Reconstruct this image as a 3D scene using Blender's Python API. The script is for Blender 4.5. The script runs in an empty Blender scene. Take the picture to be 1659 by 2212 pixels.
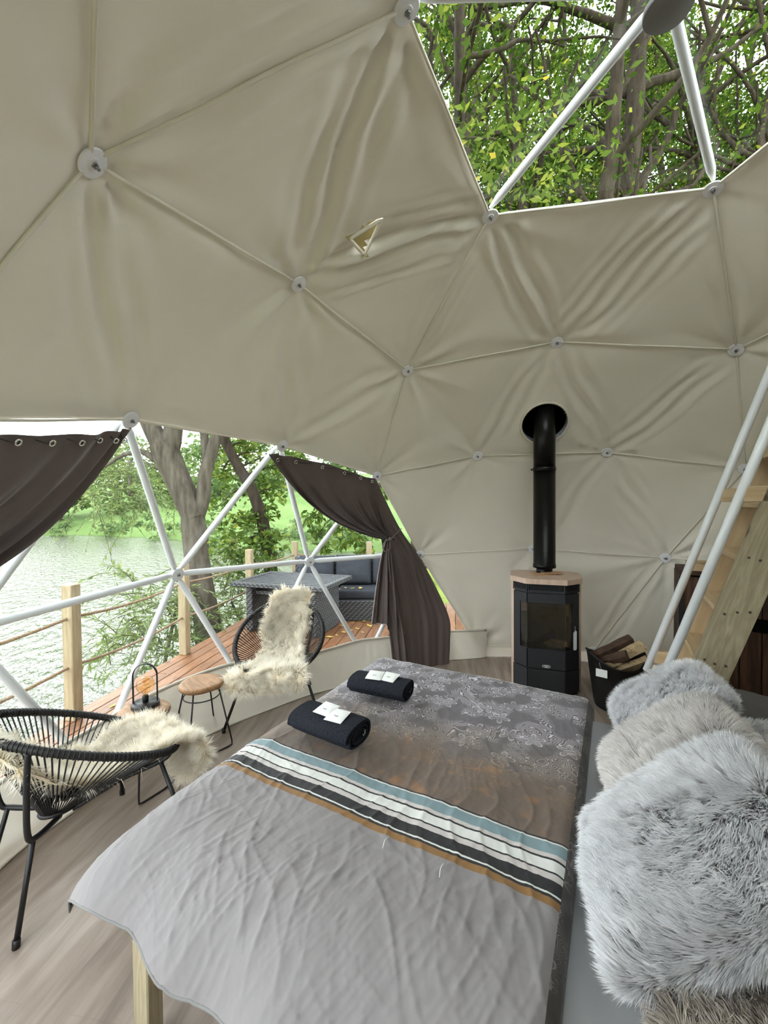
import bpy, bmesh, math
import numpy as np
from mathutils import Matrix, Vector

scene = bpy.context.scene
COL = scene.collection

# ------------------------------------------------------------------ camera
CAM = np.array([-0.989, 1.714, 1.691])
YAW, PITCH, ROLL = math.radians(-26.059), math.radians(-1.285), math.radians(-0.482)
_f = np.array([math.cos(PITCH) * math.cos(YAW), math.cos(PITCH) * math.sin(YAW), math.sin(PITCH)])
_r = np.array([math.sin(YAW), -math.cos(YAW), 0.0])
_u = np.cross(_r, _f)
_r2 = _r * math.cos(ROLL) + _u * math.sin(ROLL)
_u2 = -_r * math.sin(ROLL) + _u * math.cos(ROLL)
cam_data = bpy.data.cameras.new('camera')
cam = bpy.data.objects.new('camera', cam_data)
COL.objects.link(cam)
cam.matrix_world = Matrix(((_r2[0], _u2[0], -_f[0], CAM[0]), (_r2[1], _u2[1], -_f[1], CAM[1]),
                           (_r2[2], _u2[2], -_f[2], CAM[2]), (0, 0, 0, 1)))
cam_data.sensor_fit = 'VERTICAL'
cam_data.sensor_height = 24.0
cam_data.lens = 24.0 * 901.475 / 2212.0
cam_data.clip_start = 0.03
cam_data.clip_end = 500
scene.camera = cam

# ------------------------------------------------------------------ world, sun, exposure
world = bpy.data.worlds.new('overcast_sky')
scene.world = world
world.use_nodes = True
_bg = world.node_tree.nodes['Background']
_bg.inputs[0].default_value = (0.93, 0.97, 1.0, 1)
_bg.inputs[1].default_value = 5.6
sun_d = bpy.data.lights.new('hazy_sun', 'SUN')
sun_d.energy = 1.0
sun_d.angle = math.radians(24)
sun_d.color = (1.0, 0.97, 0.92)
sun = bpy.data.objects.new('hazy_sun', sun_d)
COL.objects.link(sun)
SUN_AZ, SUN_EL = math.radians(14), math.radians(30)
_sd = Vector((math.cos(SUN_EL) * math.cos(SUN_AZ), math.cos(SUN_EL) * math.sin(SUN_AZ), math.sin(SUN_EL)))
sun.rotation_euler = _sd.to_track_quat('Z', 'Y').to_euler()
sun.location = (10, 5, 12)

scene.view_settings.view_transform = 'Standard'
scene.view_settings.look = 'None'
scene.view_settings.gamma = 1.0
scene.view_settings.use_curve_mapping = False
scene.view_settings.exposure = 0.22
cy = scene.cycles
cy.max_bounces = 5
cy.diffuse_bounces = 3
cy.glossy_bounces = 2
cy.transmission_bounces = 3
cy.transparent_max_bounces = 8
cy.caustics_reflective = False
cy.caustics_refractive = False
cy.sample_clamp_indirect = 6.0
cy.use_denoising = True
cy.use_adaptive_sampling = True
cy.adaptive_threshold = 0.3
cy.adaptive_min_samples = 16
cy.time_limit = 900

# ------------------------------------------------------------------ helpers
rng = np.random.default_rng(7)
A = lambda *x: np.array(x, float)


def link(o, parent=None):
    COL.objects.link(o)
    if parent is not None:
        o.parent = parent
    return o


def tag(o, label=None, cat=None, group=None, kind=None):
    if label: o['label'] = label
    if cat: o['category'] = cat
    if group: o['group'] = group
    if kind: o['kind'] = kind
    return o


def empty(name, loc=(0, 0, 0), rz=0.0, **kw):
    o = bpy.data.objects.new(name, None)
    o.empty_display_size = 0.1
    o.location = loc
    o.rotation_euler = (0, 0, rz)
    COL.objects.link(o)
    return tag(o, **kw)


def mkmesh(name, v, f, mat, smooth=True, uv=None, attrs=None):
    me = bpy.data.meshes.new(name)
    v = np.asarray(v, np.float32)
    if isinstance(f, np.ndarray):
        n, k = f.shape
        me.vertices.add(len(v))
        me.vertices.foreach_set('co', v.ravel())
        me.loops.add(n * k)
        me.loops.foreach_set('vertex_index', f.astype(np.int32).ravel())
        me.polygons.add(n)
        me.polygons.foreach_set('loop_start', np.arange(0, n * k, k, dtype=np.int32))
        me.update(calc_edges=True)
    else:
        me.from_pydata(v.tolist(), [], f)
    if smooth:
        me.polygons.foreach_set('use_smooth', np.ones(len(me.polygons), bool))
    if uv is not None:
        lay = me.uv_layers.new(name='uv')
        li = np.empty(len(me.loops), np.int32)
        me.loops.foreach_get('vertex_index', li)
        lay.data.foreach_set('uv', np.asarray(uv, np.float32)[li].ravel())
    for k, a in (attrs or {}).items():
        at = me.attributes.new(k, 'FLOAT', 'POINT')
        at.data.foreach_set('value', np.asarray(a, np.float32))
    if mat is not None:
        me.materials.append(mat)
    me.validate()
    return me


def thing(name, v, f, mat, smooth=True, uv=None, attrs=None, origin=None, **kw):
    """one mesh = one top-level object, its origin at the middle of its base"""
    v = np.asarray(v, float)
    if origin is None:
        origin = A((v[:, 0].min() + v[:, 0].max()) / 2, (v[:, 1].min() + v[:, 1].max()) / 2, v[:, 2].min())
    o = bpy.data.objects.new(name, mkmesh(name, v - origin, f, mat, smooth, uv, attrs))
    o.location = origin
    link(o)
    return tag(o, **kw)


def part(name, v, f, mat, parent, smooth=True, uv=None, attrs=None, local=False, own_origin=False, **kw):
    """a mesh child; v in world coordinates unless local"""
    v = np.asarray(v, float)
    if not local:
        p = parent
        off = np.zeros(3)
        while p is not None:
            off = off + np.array(p.location)
            p = p.parent
        v = v - off
    c = np.zeros(3)
    if own_origin:
        c = v.mean(0)
    o = bpy.data.objects.new(name, mkmesh(name, v - c, f, mat, smooth, uv, attrs))
    o.location = c
    link(o, parent)
    return tag(o, **kw)


def copy_tree(o, parent=None):
    c = o.copy()
    COL.objects.link(c)
    c.parent = parent
    for ch in list(o.children):
        copy_tree(ch, c)
    return c


def board(name, mat, parent, c, ax, ay, size, bevel=0.0, seg=2):
    """box part whose local x runs along the board (grain, weave)"""
    V, F = box(size, bevel, seg)
    ax = nrm(ax); ay = nrm(np.asarray(ay, float) - ax * np.dot(ax, ay)); az = np.cross(ax, ay)
    o = bpy.data.objects.new(name, mkmesh(name, V, F, mat, smooth=False))
    p = parent; off = np.zeros(3)
    while p is not None:
        off = off + np.array(p.location); p = p.parent
    o.matrix_local = Matrix.Translation(Vector(np.asarray(c, float) - off)) @ Matrix(np.stack([ax, ay, az]).T.tolist()).to_4x4()
    return link(o, parent)


class MB:
    def __init__(s):
        s.v = []; s.f = []; s.n = 0

    def add(s, v, f):
        v = np.asarray(v, float)
        s.v.append(v)
        s.f += [tuple(int(i) + s.n for i in q) for q in f]
        s.n += len(v)
        return s

    def get(s):
        return np.concatenate(s.v), s.f


def nrm(v):
    v = np.asarray(v, float)
    return v / (np.linalg.norm(v, axis=-1, keepdims=True) + 1e-12)


def tube(path, r, n=8, closed=False, caps=True, flat=1.0):
    P = np.asarray(path, float)
    m = len(P)
    r = np.broadcast_to(np.asarray(r, float), (m,))
    if closed:
        T = nrm(np.roll(P, -1, 0) - np.roll(P, 1, 0))
    else:
        T = nrm(np.gradient(P, axis=0))
    up = A(0, 0, 1) if abs(T[0][2]) < 0.9 else A(1, 0, 0)
    N = [nrm(np.cross(T[0], up))]
    for i in range(1, m):
        q = N[-1] - T[i] * np.dot(N[-1], T[i])
        N.append(nrm(q))
    N = np.array(N)
    B = np.cross(T, N)
    a = np.linspace(0, 2 * np.pi, n, endpoint=False)
    V = (P[:, None] + r[:, None, None] * (np.cos(a)[None, :, None] * N[:, None] + flat * np.sin(a)[None, :, None] * B[:, None])).reshape(-1, 3)
    F = []
    for i in range(m if closed else m - 1):
        j = (i + 1) % m
        for k in range(n):
            l = (k + 1) % n
            F.append((i * n + k, i * n + l, j * n + l, j * n + k))
    if caps and not closed:
        F.append(tuple(range(n))[::-1])
        F.append(tuple((m - 1) * n + k for k in range(n)))
    return V, F


def lathe(prof, n=32, axis_p=(0, 0, 0), a0=0.0):
    prof = np.asarray(prof, float)
    a = np.linspace(0, 2 * np.pi, n, endpoint=False) + a0
    m = len(prof)
    V = np.stack([prof[:, 0][:, None] * np.cos(a), prof[:, 0][:, None] * np.sin(a), np.repeat(prof[:, 1][:, None], n, 1)], -1).reshape(-1, 3)
    F = []
    for i in range(m - 1):
        for k in range(n):
            l = (k + 1) % n
            F.append((i * n + k, i * n + l, (i + 1) * n + l, (i + 1) * n + k))
    F.append(tuple(range(n))[::-1])
    F.append(tuple((m - 1) * n + k for k in range(n)))
    return V + np.asarray(axis_p, float), F


_BOXF = [(0, 3, 2, 1), (4, 5, 6, 7), (0, 1, 5, 4), (1, 2, 6, 5), (2, 3, 7, 6), (3, 0, 4, 7)]


def box(size, bevel=0.0, seg=2):
    """box centred on origin"""
    x, y, z = np.asarray(size, float) / 2
    V = A((-x, -y, -z), (x, -y, -z), (x, y, -z), (-x, y, -z), (-x, -y, z), (x, -y, z), (x, y, z), (-x, y, z)).reshape(-1, 3)
    if bevel <= 0:
        return V, list(_BOXF)
    bm = bmesh.new()
    vs = [bm.verts.new(p) for p in V]
    for f in _BOXF:
        bm.faces.new([vs[i] for i in f])
    bmesh.ops.bevel(bm, geom=list(bm.edges), offset=min(bevel, 0.49 * 2 * min(x, y, z)), segments=seg, affect='EDGES', profile=0.5)
    bm.verts.index_update()
    V = np.array([p.co[:] for p in bm.verts])
    F = [tuple(p.index for p in f.verts) for f in bm.faces]
    bm.free()
    return V, F


def frame_box(c, ax, ay, size, bevel=0.0, seg=2, az=None):
    """box at c with axes ax, ay (az = ax x ay)"""
    V, F = box(size, bevel, seg)
    ax = nrm(ax); ay = nrm(np.asarray(ay, float) - ax * np.dot(ax, ay))
    az = np.cross(ax, ay)
    return np.asarray(c, float) + V @ np.stack([ax, ay, az]), F


def prism(poly, z0, z1):
    """poly: n x 2 counter-clockwise"""
    n = len(poly)
    V = [(p[0], p[1], z0) for p in poly] + [(p[0], p[1], z1) for p in poly]
    F = [tuple(range(n))[::-1], tuple(range(n, 2 * n))] + [(i, (i + 1) % n, n + (i + 1) % n, n + i) for i in range(n)]
    return np.array(V, float), F


def grid_faces(nu, nv, wrap_u=False):
    i, j = np.meshgrid(np.arange(nu if wrap_u else nu - 1), np.arange(nv - 1), indexing='ij')
    i2 = (i + 1) % nu
    return np.stack([i * nv + j, i2 * nv + j, i2 * nv + j + 1, i * nv + j + 1], -1).reshape(-1, 4)


_perm = np.random.default_rng(3).permutation(512)
_perm = np.concatenate([_perm, _perm])
_ga = np.random.default_rng(4).uniform(0, 2 * np.pi, 512)


def pn(x, y, seed=0):
    """2-D gradient noise, about -0.7..0.7"""
    x = np.asarray(x, float) + seed * 17.31; y = np.asarray(y, float) + seed * 9.77
    x0 = np.floor(x).astype(int); y0 = np.floor(y).astype(int)
    fx = x - x0; fy = y - y0
    u = fx * fx * fx * (fx * (fx * 6 - 15) + 10); w = fy * fy * fy * (fy * (fy * 6 - 15) + 10)

    def g(ix, iy, dx, dy):
        h = _ga[_perm[(_perm[ix & 511] + iy) & 511]]
        return np.cos(h) * dx + np.sin(h) * dy
    return ((g(x0, y0, fx, fy) * (1 - u) + g(x0 + 1, y0, fx - 1, fy) * u) * (1 - w)
            + (g(x0, y0 + 1, fx, fy - 1) * (1 - u) + g(x0 + 1, y0 + 1, fx - 1, fy - 1) * u) * w)


def ridge(x, y, seed=0, sharp=3.0):
    return np.exp(-sharp * 4 * np.abs(pn(x, y, seed)))


def sstep(a, b, x):
    t = np.clip((x - a) / (b - a), 0, 1)
    return t * t * (3 - 2 * t)


def bez(a, b, c, t):
    t = np.asarray(t, float)[..., None]
    return (1 - t) ** 2 * a + 2 * t * (1 - t) * b + t * t * c


def spline(pts, n):
    """Catmull-Rom through pts, n samples"""
    P = np.asarray(pts, float)
    P = np.concatenate([[2 * P[0] - P[1]], P, [2 * P[-1] - P[-2]]])
    t = np.linspace(0, len(P) - 3 - 1e-9, n)
    i = t.astype(int); u = (t - i)[:, None]
    a, b, c, d = P[i], P[i + 1], P[i + 2], P[i + 3]
    return 0.5 * (2 * b + (c - a) * u + (2 * a - 5 * b + 4 * c - d) * u ** 2 + (3 * b - a - 3 * c + d) * u ** 3)


# ------------------------------------------------------------------ materials
def new_mat(name):
    m = bpy.data.materials.new(name)
    m.use_nodes = True
    nt = m.node_tree
    nt.nodes.clear()
    out = nt.nodes.new('ShaderNodeOutputMaterial')
    return m, nt, out


def N(nt, typ, **kw):
    n = nt.nodes.new(typ)
    ins = kw.pop('ins', {})
    for k, v in kw.items():
        setattr(n, k, v)
    for k, v in ins.items():
        n.inputs[k].default_value = v
    return n


def L(nt, a, b):
    nt.links.new(a, b)


def ramp(nt, fac, stops, interp='LINEAR'):
    r = nt.nodes.new('ShaderNodeValToRGB')
    cr = r.color_ramp
    cr.interpolation = interp
    while len(cr.elements) > 1:
        cr.elements.remove(cr.elements[0])
    cr.elements[0].position = stops[0][0]
    cr.elements[0].color = (*stops[0][1], 1)
    for p, c in stops[1:]:
        e = cr.elements.new(p)
        e.color = (*c, 1)
    if fac is not None:
        nt.links.new(fac, r.inputs[0])
    return r


def math_n(nt, op, a, b=None, c=None, clamp=False):
    n = nt.nodes.new('ShaderNodeMath')
    n.operation = op
    n.use_clamp = clamp
    for i, x in enumerate((a, b, c)):
        if x is None: continue
        if isinstance(x, (int, float)): n.inputs[i].default_value = x
        else: nt.links.new(x, n.inputs[i])
    return n.outputs[0]


def mixc(nt, fac, a, b, blend='MIX'):
    n = nt.nodes.new('ShaderNodeMix')
    n.data_type = 'RGBA'
    n.blend_type = blend
    for i, x in ((0, fac), (6, a), (7, b)):
        if isinstance(x, (int, float)): n.inputs[i].default_value = x
        elif isinstance(x, tuple): n.inputs[i].default_value = (*x, 1)
        else: nt.links.new(x, n.inputs[i])
    return n.outputs[2]


def srgb(r, g, b):
    f = lambda c: c / 12.92 if c <= 0.04045 else ((c + 0.055) / 1.055) ** 2.4
    return tuple(f(c / 255.0) for c in (r, g, b))


def pbr(name, col, rough=0.6, metal=0.0, bump=0.0, bscale=40.0, var=0.0, vscale=6.0, spec=0.5, stretch=(1, 1, 1), col2=None, detail=4):
    m, nt, out = new_mat(name)
    p = N(nt, 'ShaderNodeBsdfPrincipled')
    p.inputs['Roughness'].default_value = rough
    p.inputs['Metallic'].default_value = metal
    p.inputs['Specular IOR Level'].default_value = spec
    p.inputs['Base Color'].default_value = (*col, 1)
    L(nt, p.outputs[0], out.inputs[0])
    if var or bump or col2:
        tc = N(nt, 'ShaderNodeTexCoord')
        mp = N(nt, 'ShaderNodeMapping')
        mp.inputs['Scale'].default_value = stretch
        L(nt, tc.outputs['Object'], mp.inputs[0])
    if var or col2:
        nz = N(nt, 'ShaderNodeTexNoise', ins={'Scale': vscale, 'Detail': detail, 'Roughness': 0.6})
        L(nt, mp.outputs[0], nz.inputs['Vector'])
        c2 = col2 or tuple(c * (1 - var) for c in col)
        c1 = col if col2 else tuple(min(1, c * (1 + var)) for c in col)
        r = ramp(nt, nz.outputs['Fac'], [(0.32, c2), (0.68, c1)])
        L(nt, r.outputs[0], p.inputs['Base Color'])
    if bump:
        nb = N(nt, 'ShaderNodeTexNoise', ins={'Scale': bscale, 'Detail': 3})
        L(nt, mp.outputs[0], nb.inputs['Vector'])
        b = N(nt, 'ShaderNodeBump', ins={'Strength': bump, 'Distance': 0.01})
        L(nt, nb.outputs['Fac'], b.inputs['Height'])
        L(nt, b.outputs[0], p.inputs['Normal'])
    return m


def wood(name, c_lo, c_hi, axis='x', scale=1.0, rough=0.55, rings=9.0, knots=False, per_obj=0.25):
    """grain runs along the object's local axis"""
    m, nt, out = new_mat(name)
    p = N(nt, 'ShaderNodeBsdfPrincipled', ins={'Roughness': rough, 'Specular IOR Level': 0.35})
    L(nt, p.outputs[0], out.inputs[0])
    tc = N(nt, 'ShaderNodeTexCoord')
    oi = N(nt, 'ShaderNodeObjectInfo')
    off = N(nt, 'ShaderNodeVectorMath', operation='SCALE')
    cmb = N(nt, 'ShaderNodeCombineXYZ')
    for i in range(3): L(nt, oi.outputs['Random'], cmb.inputs[i])
    L(nt, cmb.outputs[0], off.inputs[0]); off.inputs['Scale'].default_value = 37.0
    ad = N(nt, 'ShaderNodeVectorMath', operation='ADD')
    L(nt, tc.outputs['Object'], ad.inputs[0]); L(nt, off.outputs[0], ad.inputs[1])
    mp = N(nt, 'ShaderNodeMapping')
    s = {'x': (0.9, 9, 9), 'y': (9, 0.9, 9), 'z': (9, 9, 0.9)}[axis]
    mp.inputs['Scale'].default_value = tuple(k * scale for k in s)
    L(nt, ad.outputs[0], mp.inputs[0])
    n1 = N(nt, 'ShaderNodeTexNoise', ins={'Scale': 1.2, 'Detail': 5, 'Roughness': 0.6, 'Distortion': 0.8})
    L(nt, mp.outputs[0], n1.inputs['Vector'])
    k = math_n(nt, 'MULTIPLY', n1.outputs['Fac'], rings)
    k = math_n(nt, 'FRACT', k)
    k = math_n(nt, 'PINGPONG', k, 0.5)
    k = math_n(nt, 'MULTIPLY', k, 1.1)
    n2 = N(nt, 'ShaderNodeTexNoise', ins={'Scale': 6.0, 'Detail': 4})
    L(nt, mp.outputs[0], n2.inputs['Vector'])
    k = math_n(nt, 'ADD', math_n(nt, 'MULTIPLY', k, 0.7), math_n(nt, 'MULTIPLY', n2.outputs['Fac'], 0.6))
    r = ramp(nt, k, [(0.15, c_lo), (0.75, c_hi)])
    colr = r.outputs[0]
    if knots:
        vo = N(nt, 'ShaderNodeTexVoronoi', ins={'Scale': 3.2 * scale})
        mk = N(nt, 'ShaderNodeMapping')
        mk.inputs['Scale'].default_value = {'x': (0.8, 1.3, 1.3), 'y': (1.3, .8, 1.3), 'z': (1.3, 1.3, .8)}[axis]
        L(nt, ad.outputs[0], mk.inputs[0])
        L(nt, mk.outputs[0], vo.inputs['Vector'])
        kr = ramp(nt, vo.outputs['Distance'], [(0.05, (1, 1, 1)), (0.11, (0, 0, 0))])
        colr = mixc(nt, math_n(nt, 'MULTIPLY', kr.outputs[0], 0.8), colr, tuple(c * 0.25 for c in c_lo))
    hv = N(nt, 'ShaderNodeHueSaturation')
    v = math_n(nt, 'ADD', math_n(nt, 'MULTIPLY', oi.outputs['Random'], per_obj), 1 - per_obj / 2)
    L(nt, v, hv.inputs['Value'])
    L(nt, colr, hv.inputs['Color'])
    L(nt, hv.outputs[0], p.inputs['Base Color'])
    b = N(nt, 'ShaderNodeBump', ins={'Strength': 0.15, 'Distance': 0.004})
    L(nt, k, b.inputs['Height']); L(nt, b.outputs[0], p.inputs['Normal'])
    return m


def cloth(name, col, trans=0.0, tcol=None, var=0.06, weave=0.0, sheen=0.0, rough=0.9, spec=0.15):
    m, nt, out = new_mat(name)
    tc = N(nt, 'ShaderNodeTexCoord')
    nz = N(nt, 'ShaderNodeTexNoise', ins={'Scale': 3.0, 'Detail': 5})
    L(nt, tc.outputs['Object'], nz.inputs['Vector'])
    r = ramp(nt, nz.outputs['Fac'], [(0.3, tuple(c * (1 - var) for c in col)), (0.7, tuple(min(1, c * (1 + var)) for c in col))])
    p = N(nt, 'ShaderNodeBsdfPrincipled', ins={'Roughness': rough, 'Specular IOR Level': spec, 'Sheen Weight': sheen, 'Sheen Roughness': 0.4})
    L(nt, r.outputs[0], p.inputs['Base Color'])
    if weave:
        nb = N(nt, 'ShaderNodeTexNoise', ins={'Scale': 260.0, 'Detail': 2})
        L(nt, tc.outputs['Object'], nb.inputs['Vector'])
        b = N(nt, 'ShaderNodeBump', ins={'Strength': weave, 'Distance': 0.002})
        L(nt, nb.outputs['Fac'], b.inputs['Height']); L(nt, b.outputs[0], p.inputs['Normal'])
    sh = p.outputs[0]
    if trans:
        t = N(nt, 'ShaderNodeBsdfTranslucent')
        t.inputs[0].default_value = (*(tcol or col), 1)
        mx = N(nt, 'ShaderNodeMixShader', ins={0: trans})
        L(nt, sh, mx.inputs[1]); L(nt, t.outputs[0], mx.inputs[2])
        sh = mx.outputs[0]
    L(nt, sh, out.inputs[0])
    return m


def film(name, tint=(0.93, 0.96, 0.95), refl=0.5, haze=0.03):
    """clear PVC film / thin glass"""
    m, nt, out = new_mat(name)
    t = N(nt, 'ShaderNodeBsdfTransparent'); t.inputs[0].default_value = (*tint, 1)
    g = N(nt, 'ShaderNodeBsdfGlossy'); g.inputs['Roughness'].default_value = 0.06
    d = N(nt, 'ShaderNodeBsdfDiffuse'); d.inputs[0].default_value = (0.85, 0.88, 0.9, 1)
    lw = N(nt, 'ShaderNodeLayerWeight', ins={'Blend': 0.5})
    fr = math_n(nt, 'ADD', math_n(nt, 'MULTIPLY', math_n(nt, 'POWER', lw.outputs['Facing'], 4.0), 0.9), 0.04)
    mx1 = N(nt, 'ShaderNodeMixShader', ins={0: haze})
    L(nt, t.outputs[0], mx1.inputs[1]); L(nt, d.outputs[0], mx1.inputs[2])
    mx = N(nt, 'ShaderNodeMixShader')
    L(nt, math_n(nt, 'MULTIPLY', fr, refl, clamp=True), mx.inputs[0])
    L(nt, mx1.outputs[0], mx.inputs[1]); L(nt, g.outputs[0], mx.inputs[2])
    L(nt, mx.outputs[0], out.inputs[0])
    return m


def leaf_mat(name, stops, trans=0.45):
    m, nt, out = new_mat(name)
    at = N(nt, 'ShaderNodeAttribute', attribute_name='rnd')
    r = ramp(nt, at.outputs['Fac'], stops)
    d = N(nt, 'ShaderNodeBsdfDiffuse'); t = N(nt, 'ShaderNodeBsdfTranslucent')
    L(nt, r.outputs[0], d.inputs[0])
    L(nt, mixc(nt, 1.0, r.outputs[0], (1.0, 0.98, 0.55), 'MULTIPLY'), t.inputs[0])
    mx = N(nt, 'ShaderNodeMixShader', ins={0: trans})
    L(nt, d.outputs[0], mx.inputs[1]); L(nt, t.outputs[0], mx.inputs[2])
    L(nt, mx.outputs[0], out.inputs[0])
    return m


def fur_mat(name, root, tip, var=0.12):
    m, nt, out = new_mat(name)
    at = N(nt, 'ShaderNodeAttribute', attribute_name='t')
    ar = N(nt, 'ShaderNodeAttribute', attribute_name='rnd')
    r = ramp(nt, at.outputs['Fac'], [(0.0, root), (0.55, tuple((a + 3 * b) / 4 for a, b in zip(root, tip))), (1.0, tip)])
    hv = N(nt, 'ShaderNodeHueSaturation')
    L(nt, math_n(nt, 'ADD', math_n(nt, 'MULTIPLY', ar.outputs['Fac'], 2 * var), 1 - var), hv.inputs['Value'])
    L(nt, r.outputs[0], hv.inputs['Color'])
    d = N(nt, 'ShaderNodeBsdfDiffuse'); t = N(nt, 'ShaderNodeBsdfTranslucent')
    L(nt, hv.outputs[0], d.inputs[0]); L(nt, hv.outputs[0], t.inputs[0])
    mx = N(nt, 'ShaderNodeMixShader', ins={0: 0.3})
    L(nt, d.outputs[0], mx.inputs[1]); L(nt, t.outputs[0], mx.inputs[2])
    L(nt, mx.outputs[0], out.inputs[0])
    return m


M = {}
M['liner'] = cloth('cream_liner', (0.735, 0.69, 0.60), trans=0.02, tcol=(0.66, 0.60, 0.46), var=0.02, rough=0.55, spec=0.35)
M['piping'] = cloth('cream_piping', (0.76, 0.72, 0.62), var=0.02)
M['vent_inner'] = cloth('olive_cover', (0.27, 0.22, 0.10), var=0.03)
M['skirt'] = cloth('cream_skirt', (0.66, 0.63, 0.55), trans=0.25, var=0.04)
M['pvc'] = film('clear_pvc', refl=0.45, haze=0.010)
M['strut'] = pbr('white_steel', (0.74, 0.77, 0.80), rough=0.35, spec=0.5)
M['disc'] = pbr('milky_plastic', (0.80, 0.80, 0.83), rough=0.4)
M['bolt'] = pbr('bolt_steel', (0.35, 0.36, 0.38), rough=0.3, metal=1.0)
M['cap_grey'] = pbr('grey_plate', (0.17, 0.165, 0.165), rough=0.6)
M['black'] = pbr('black_metal', (0.012, 0.012, 0.014), rough=0.42, spec=0.4)
M['pipe'] = pbr('stove_pipe_black', (0.004, 0.004, 0.004), rough=0.30, spec=0.25)
M['dull_black'] = pbr('matt_black', (0.004, 0.004, 0.004), rough=0.95, spec=0.05)  # one even matt black, without soot
M['collar'] = pbr('collar_grey', (0.42, 0.44, 0.46), rough=0.5)
M['curtain'] = cloth('brown_curtain', (0.098, 0.074, 0.069), trans=0.05, var=0.05, sheen=0.3, rough=0.6, spec=0.3)
M['tie'] = cloth('brown_tie', (0.17, 0.135, 0.125), var=0.05)
M['hem'] = cloth('pale_hem', (0.45, 0.40, 0.38))
M['chrome'] = pbr('chrome', (0.75, 0.75, 0.75), rough=0.18, metal=1.0)
M['cordblack'] = pbr('black_cord', (0.014, 0.013, 0.014), rough=0.5, spec=0.4)
M['wool_hide'] = cloth('sheep_hide', (0.74, 0.66, 0.53))
M['wool'] = fur_mat('cream_wool', srgb(236, 220, 188), srgb(254, 250, 240))
M['stoolwood'] = wood('stool_wood', srgb(112, 80, 54), srgb(158, 122, 86), 'x', 1.6, rings=5)
M['pine'] = wood('pale_pine', srgb(140, 128, 104), srgb(172, 161, 134), 'x', 1.0, rough=0.6, rings=7, knots=True, per_obj=0.12)
M['pinez'] = wood('pale_pine_upright', srgb(142, 125, 98), srgb(170, 154, 124), 'z', 1.0, rough=0.6, rings=6, knots=True, per_obj=0.08)
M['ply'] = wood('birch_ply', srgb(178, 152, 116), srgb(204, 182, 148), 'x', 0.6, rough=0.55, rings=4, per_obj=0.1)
M['beech'] = wood('pale_beech', srgb(186, 158, 138), srgb(210, 186, 168), 'z', 1.2, rough=0.5, rings=3, per_obj=0.05)
M['deck'] = wood('deck_larch', srgb(106, 66, 43), srgb(150, 108, 77), 'x', 0.9, rough=0.5, rings=6, knots=True, per_obj=0.3)
M['rope'] = pbr('hemp_rope', srgb(150, 128, 104), rough=0.9, bump=0.8, bscale=90, var=0.25, vscale=60)
M['darkwood'] = wood('reclaimed_dark_wood', srgb(38, 26, 20), srgb(92, 66, 50), 'x', 1.0, rough=0.7, rings=4, knots=True, per_obj=0.7)
M['logwood'] = wood('split_log', srgb(108, 88, 64), srgb(178, 156, 122), 'x', 2.0, rough=0.8, rings=5)
M['bark'] = pbr('log_bark', srgb(70, 52, 40), rough=0.95, bump=1.0, bscale=40, var=0.4, vscale=20)
M['rubber'] = pbr('black_rubber', (0.006, 0.006, 0.006), rough=0.5, spec=0.3)
M['paper'] = pbr('white_paper', (0.80, 0.82, 0.80), rough=0.7)
M['ink'] = pbr('grey_ink', (0.25, 0.25, 0.25), rough=0.8)
M['kraft'] = pbr('kraft_card', srgb(190, 150, 112), rough=0.8, var=0.08)
M['handle'] = pbr('grey_handle', (0.40, 0.41, 0.42), rough=0.4)
M['rail_white'] = pbr('white_tube', (0.80, 0.82, 0.84), rough=0.3)
M['towel'] = pbr('charcoal_terry', (0.036, 0.039, 0.050), rough=1.0, bump=1.0, bscale=420, var=0.35, vscale=160, spec=0.05)
M['sheet'] = cloth('grey_sheet', (0.36, 0.37, 0.38), var=0.03)
M['greylinen'] = cloth('dark_grey_linen', (0.10, 0.095, 0.095), var=0.08)
M['fur_white'] = fur_mat('white_faux_fur', srgb(176, 168, 168), srgb(248, 249, 252))
M['fur_warm'] = fur_mat('grey_white_faux_fur', srgb(164, 150, 144), srgb(242, 239, 237))
M['fur_taupe'] = fur_mat('taupe_faux_fur', srgb(126, 112, 102), srgb(204, 196, 186))
M['fur_base'] = cloth('fur_backing', (0.42, 0.38, 0.36))
M['rattan'] = pbr('grey_rattan', (0.055, 0.058, 0.062), rough=0.6, var=0.25, vscale=30)
M['cushion'] = cloth('charcoal_cushion', (0.040, 0.044, 0.054), var=0.1)
M['slate_dark'] = pbr('dark_slat', (0.02, 0.022, 0.026), rough=0.55, spec=0.3)
M['slate'] = pbr('slate_slat', (0.075, 0.085, 0.10), rough=0.45, spec=0.4)
# ------------------------------------------------------------------ geodesic dome
RD = 3.0
DC = A(0, 0, 0.615)


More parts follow.
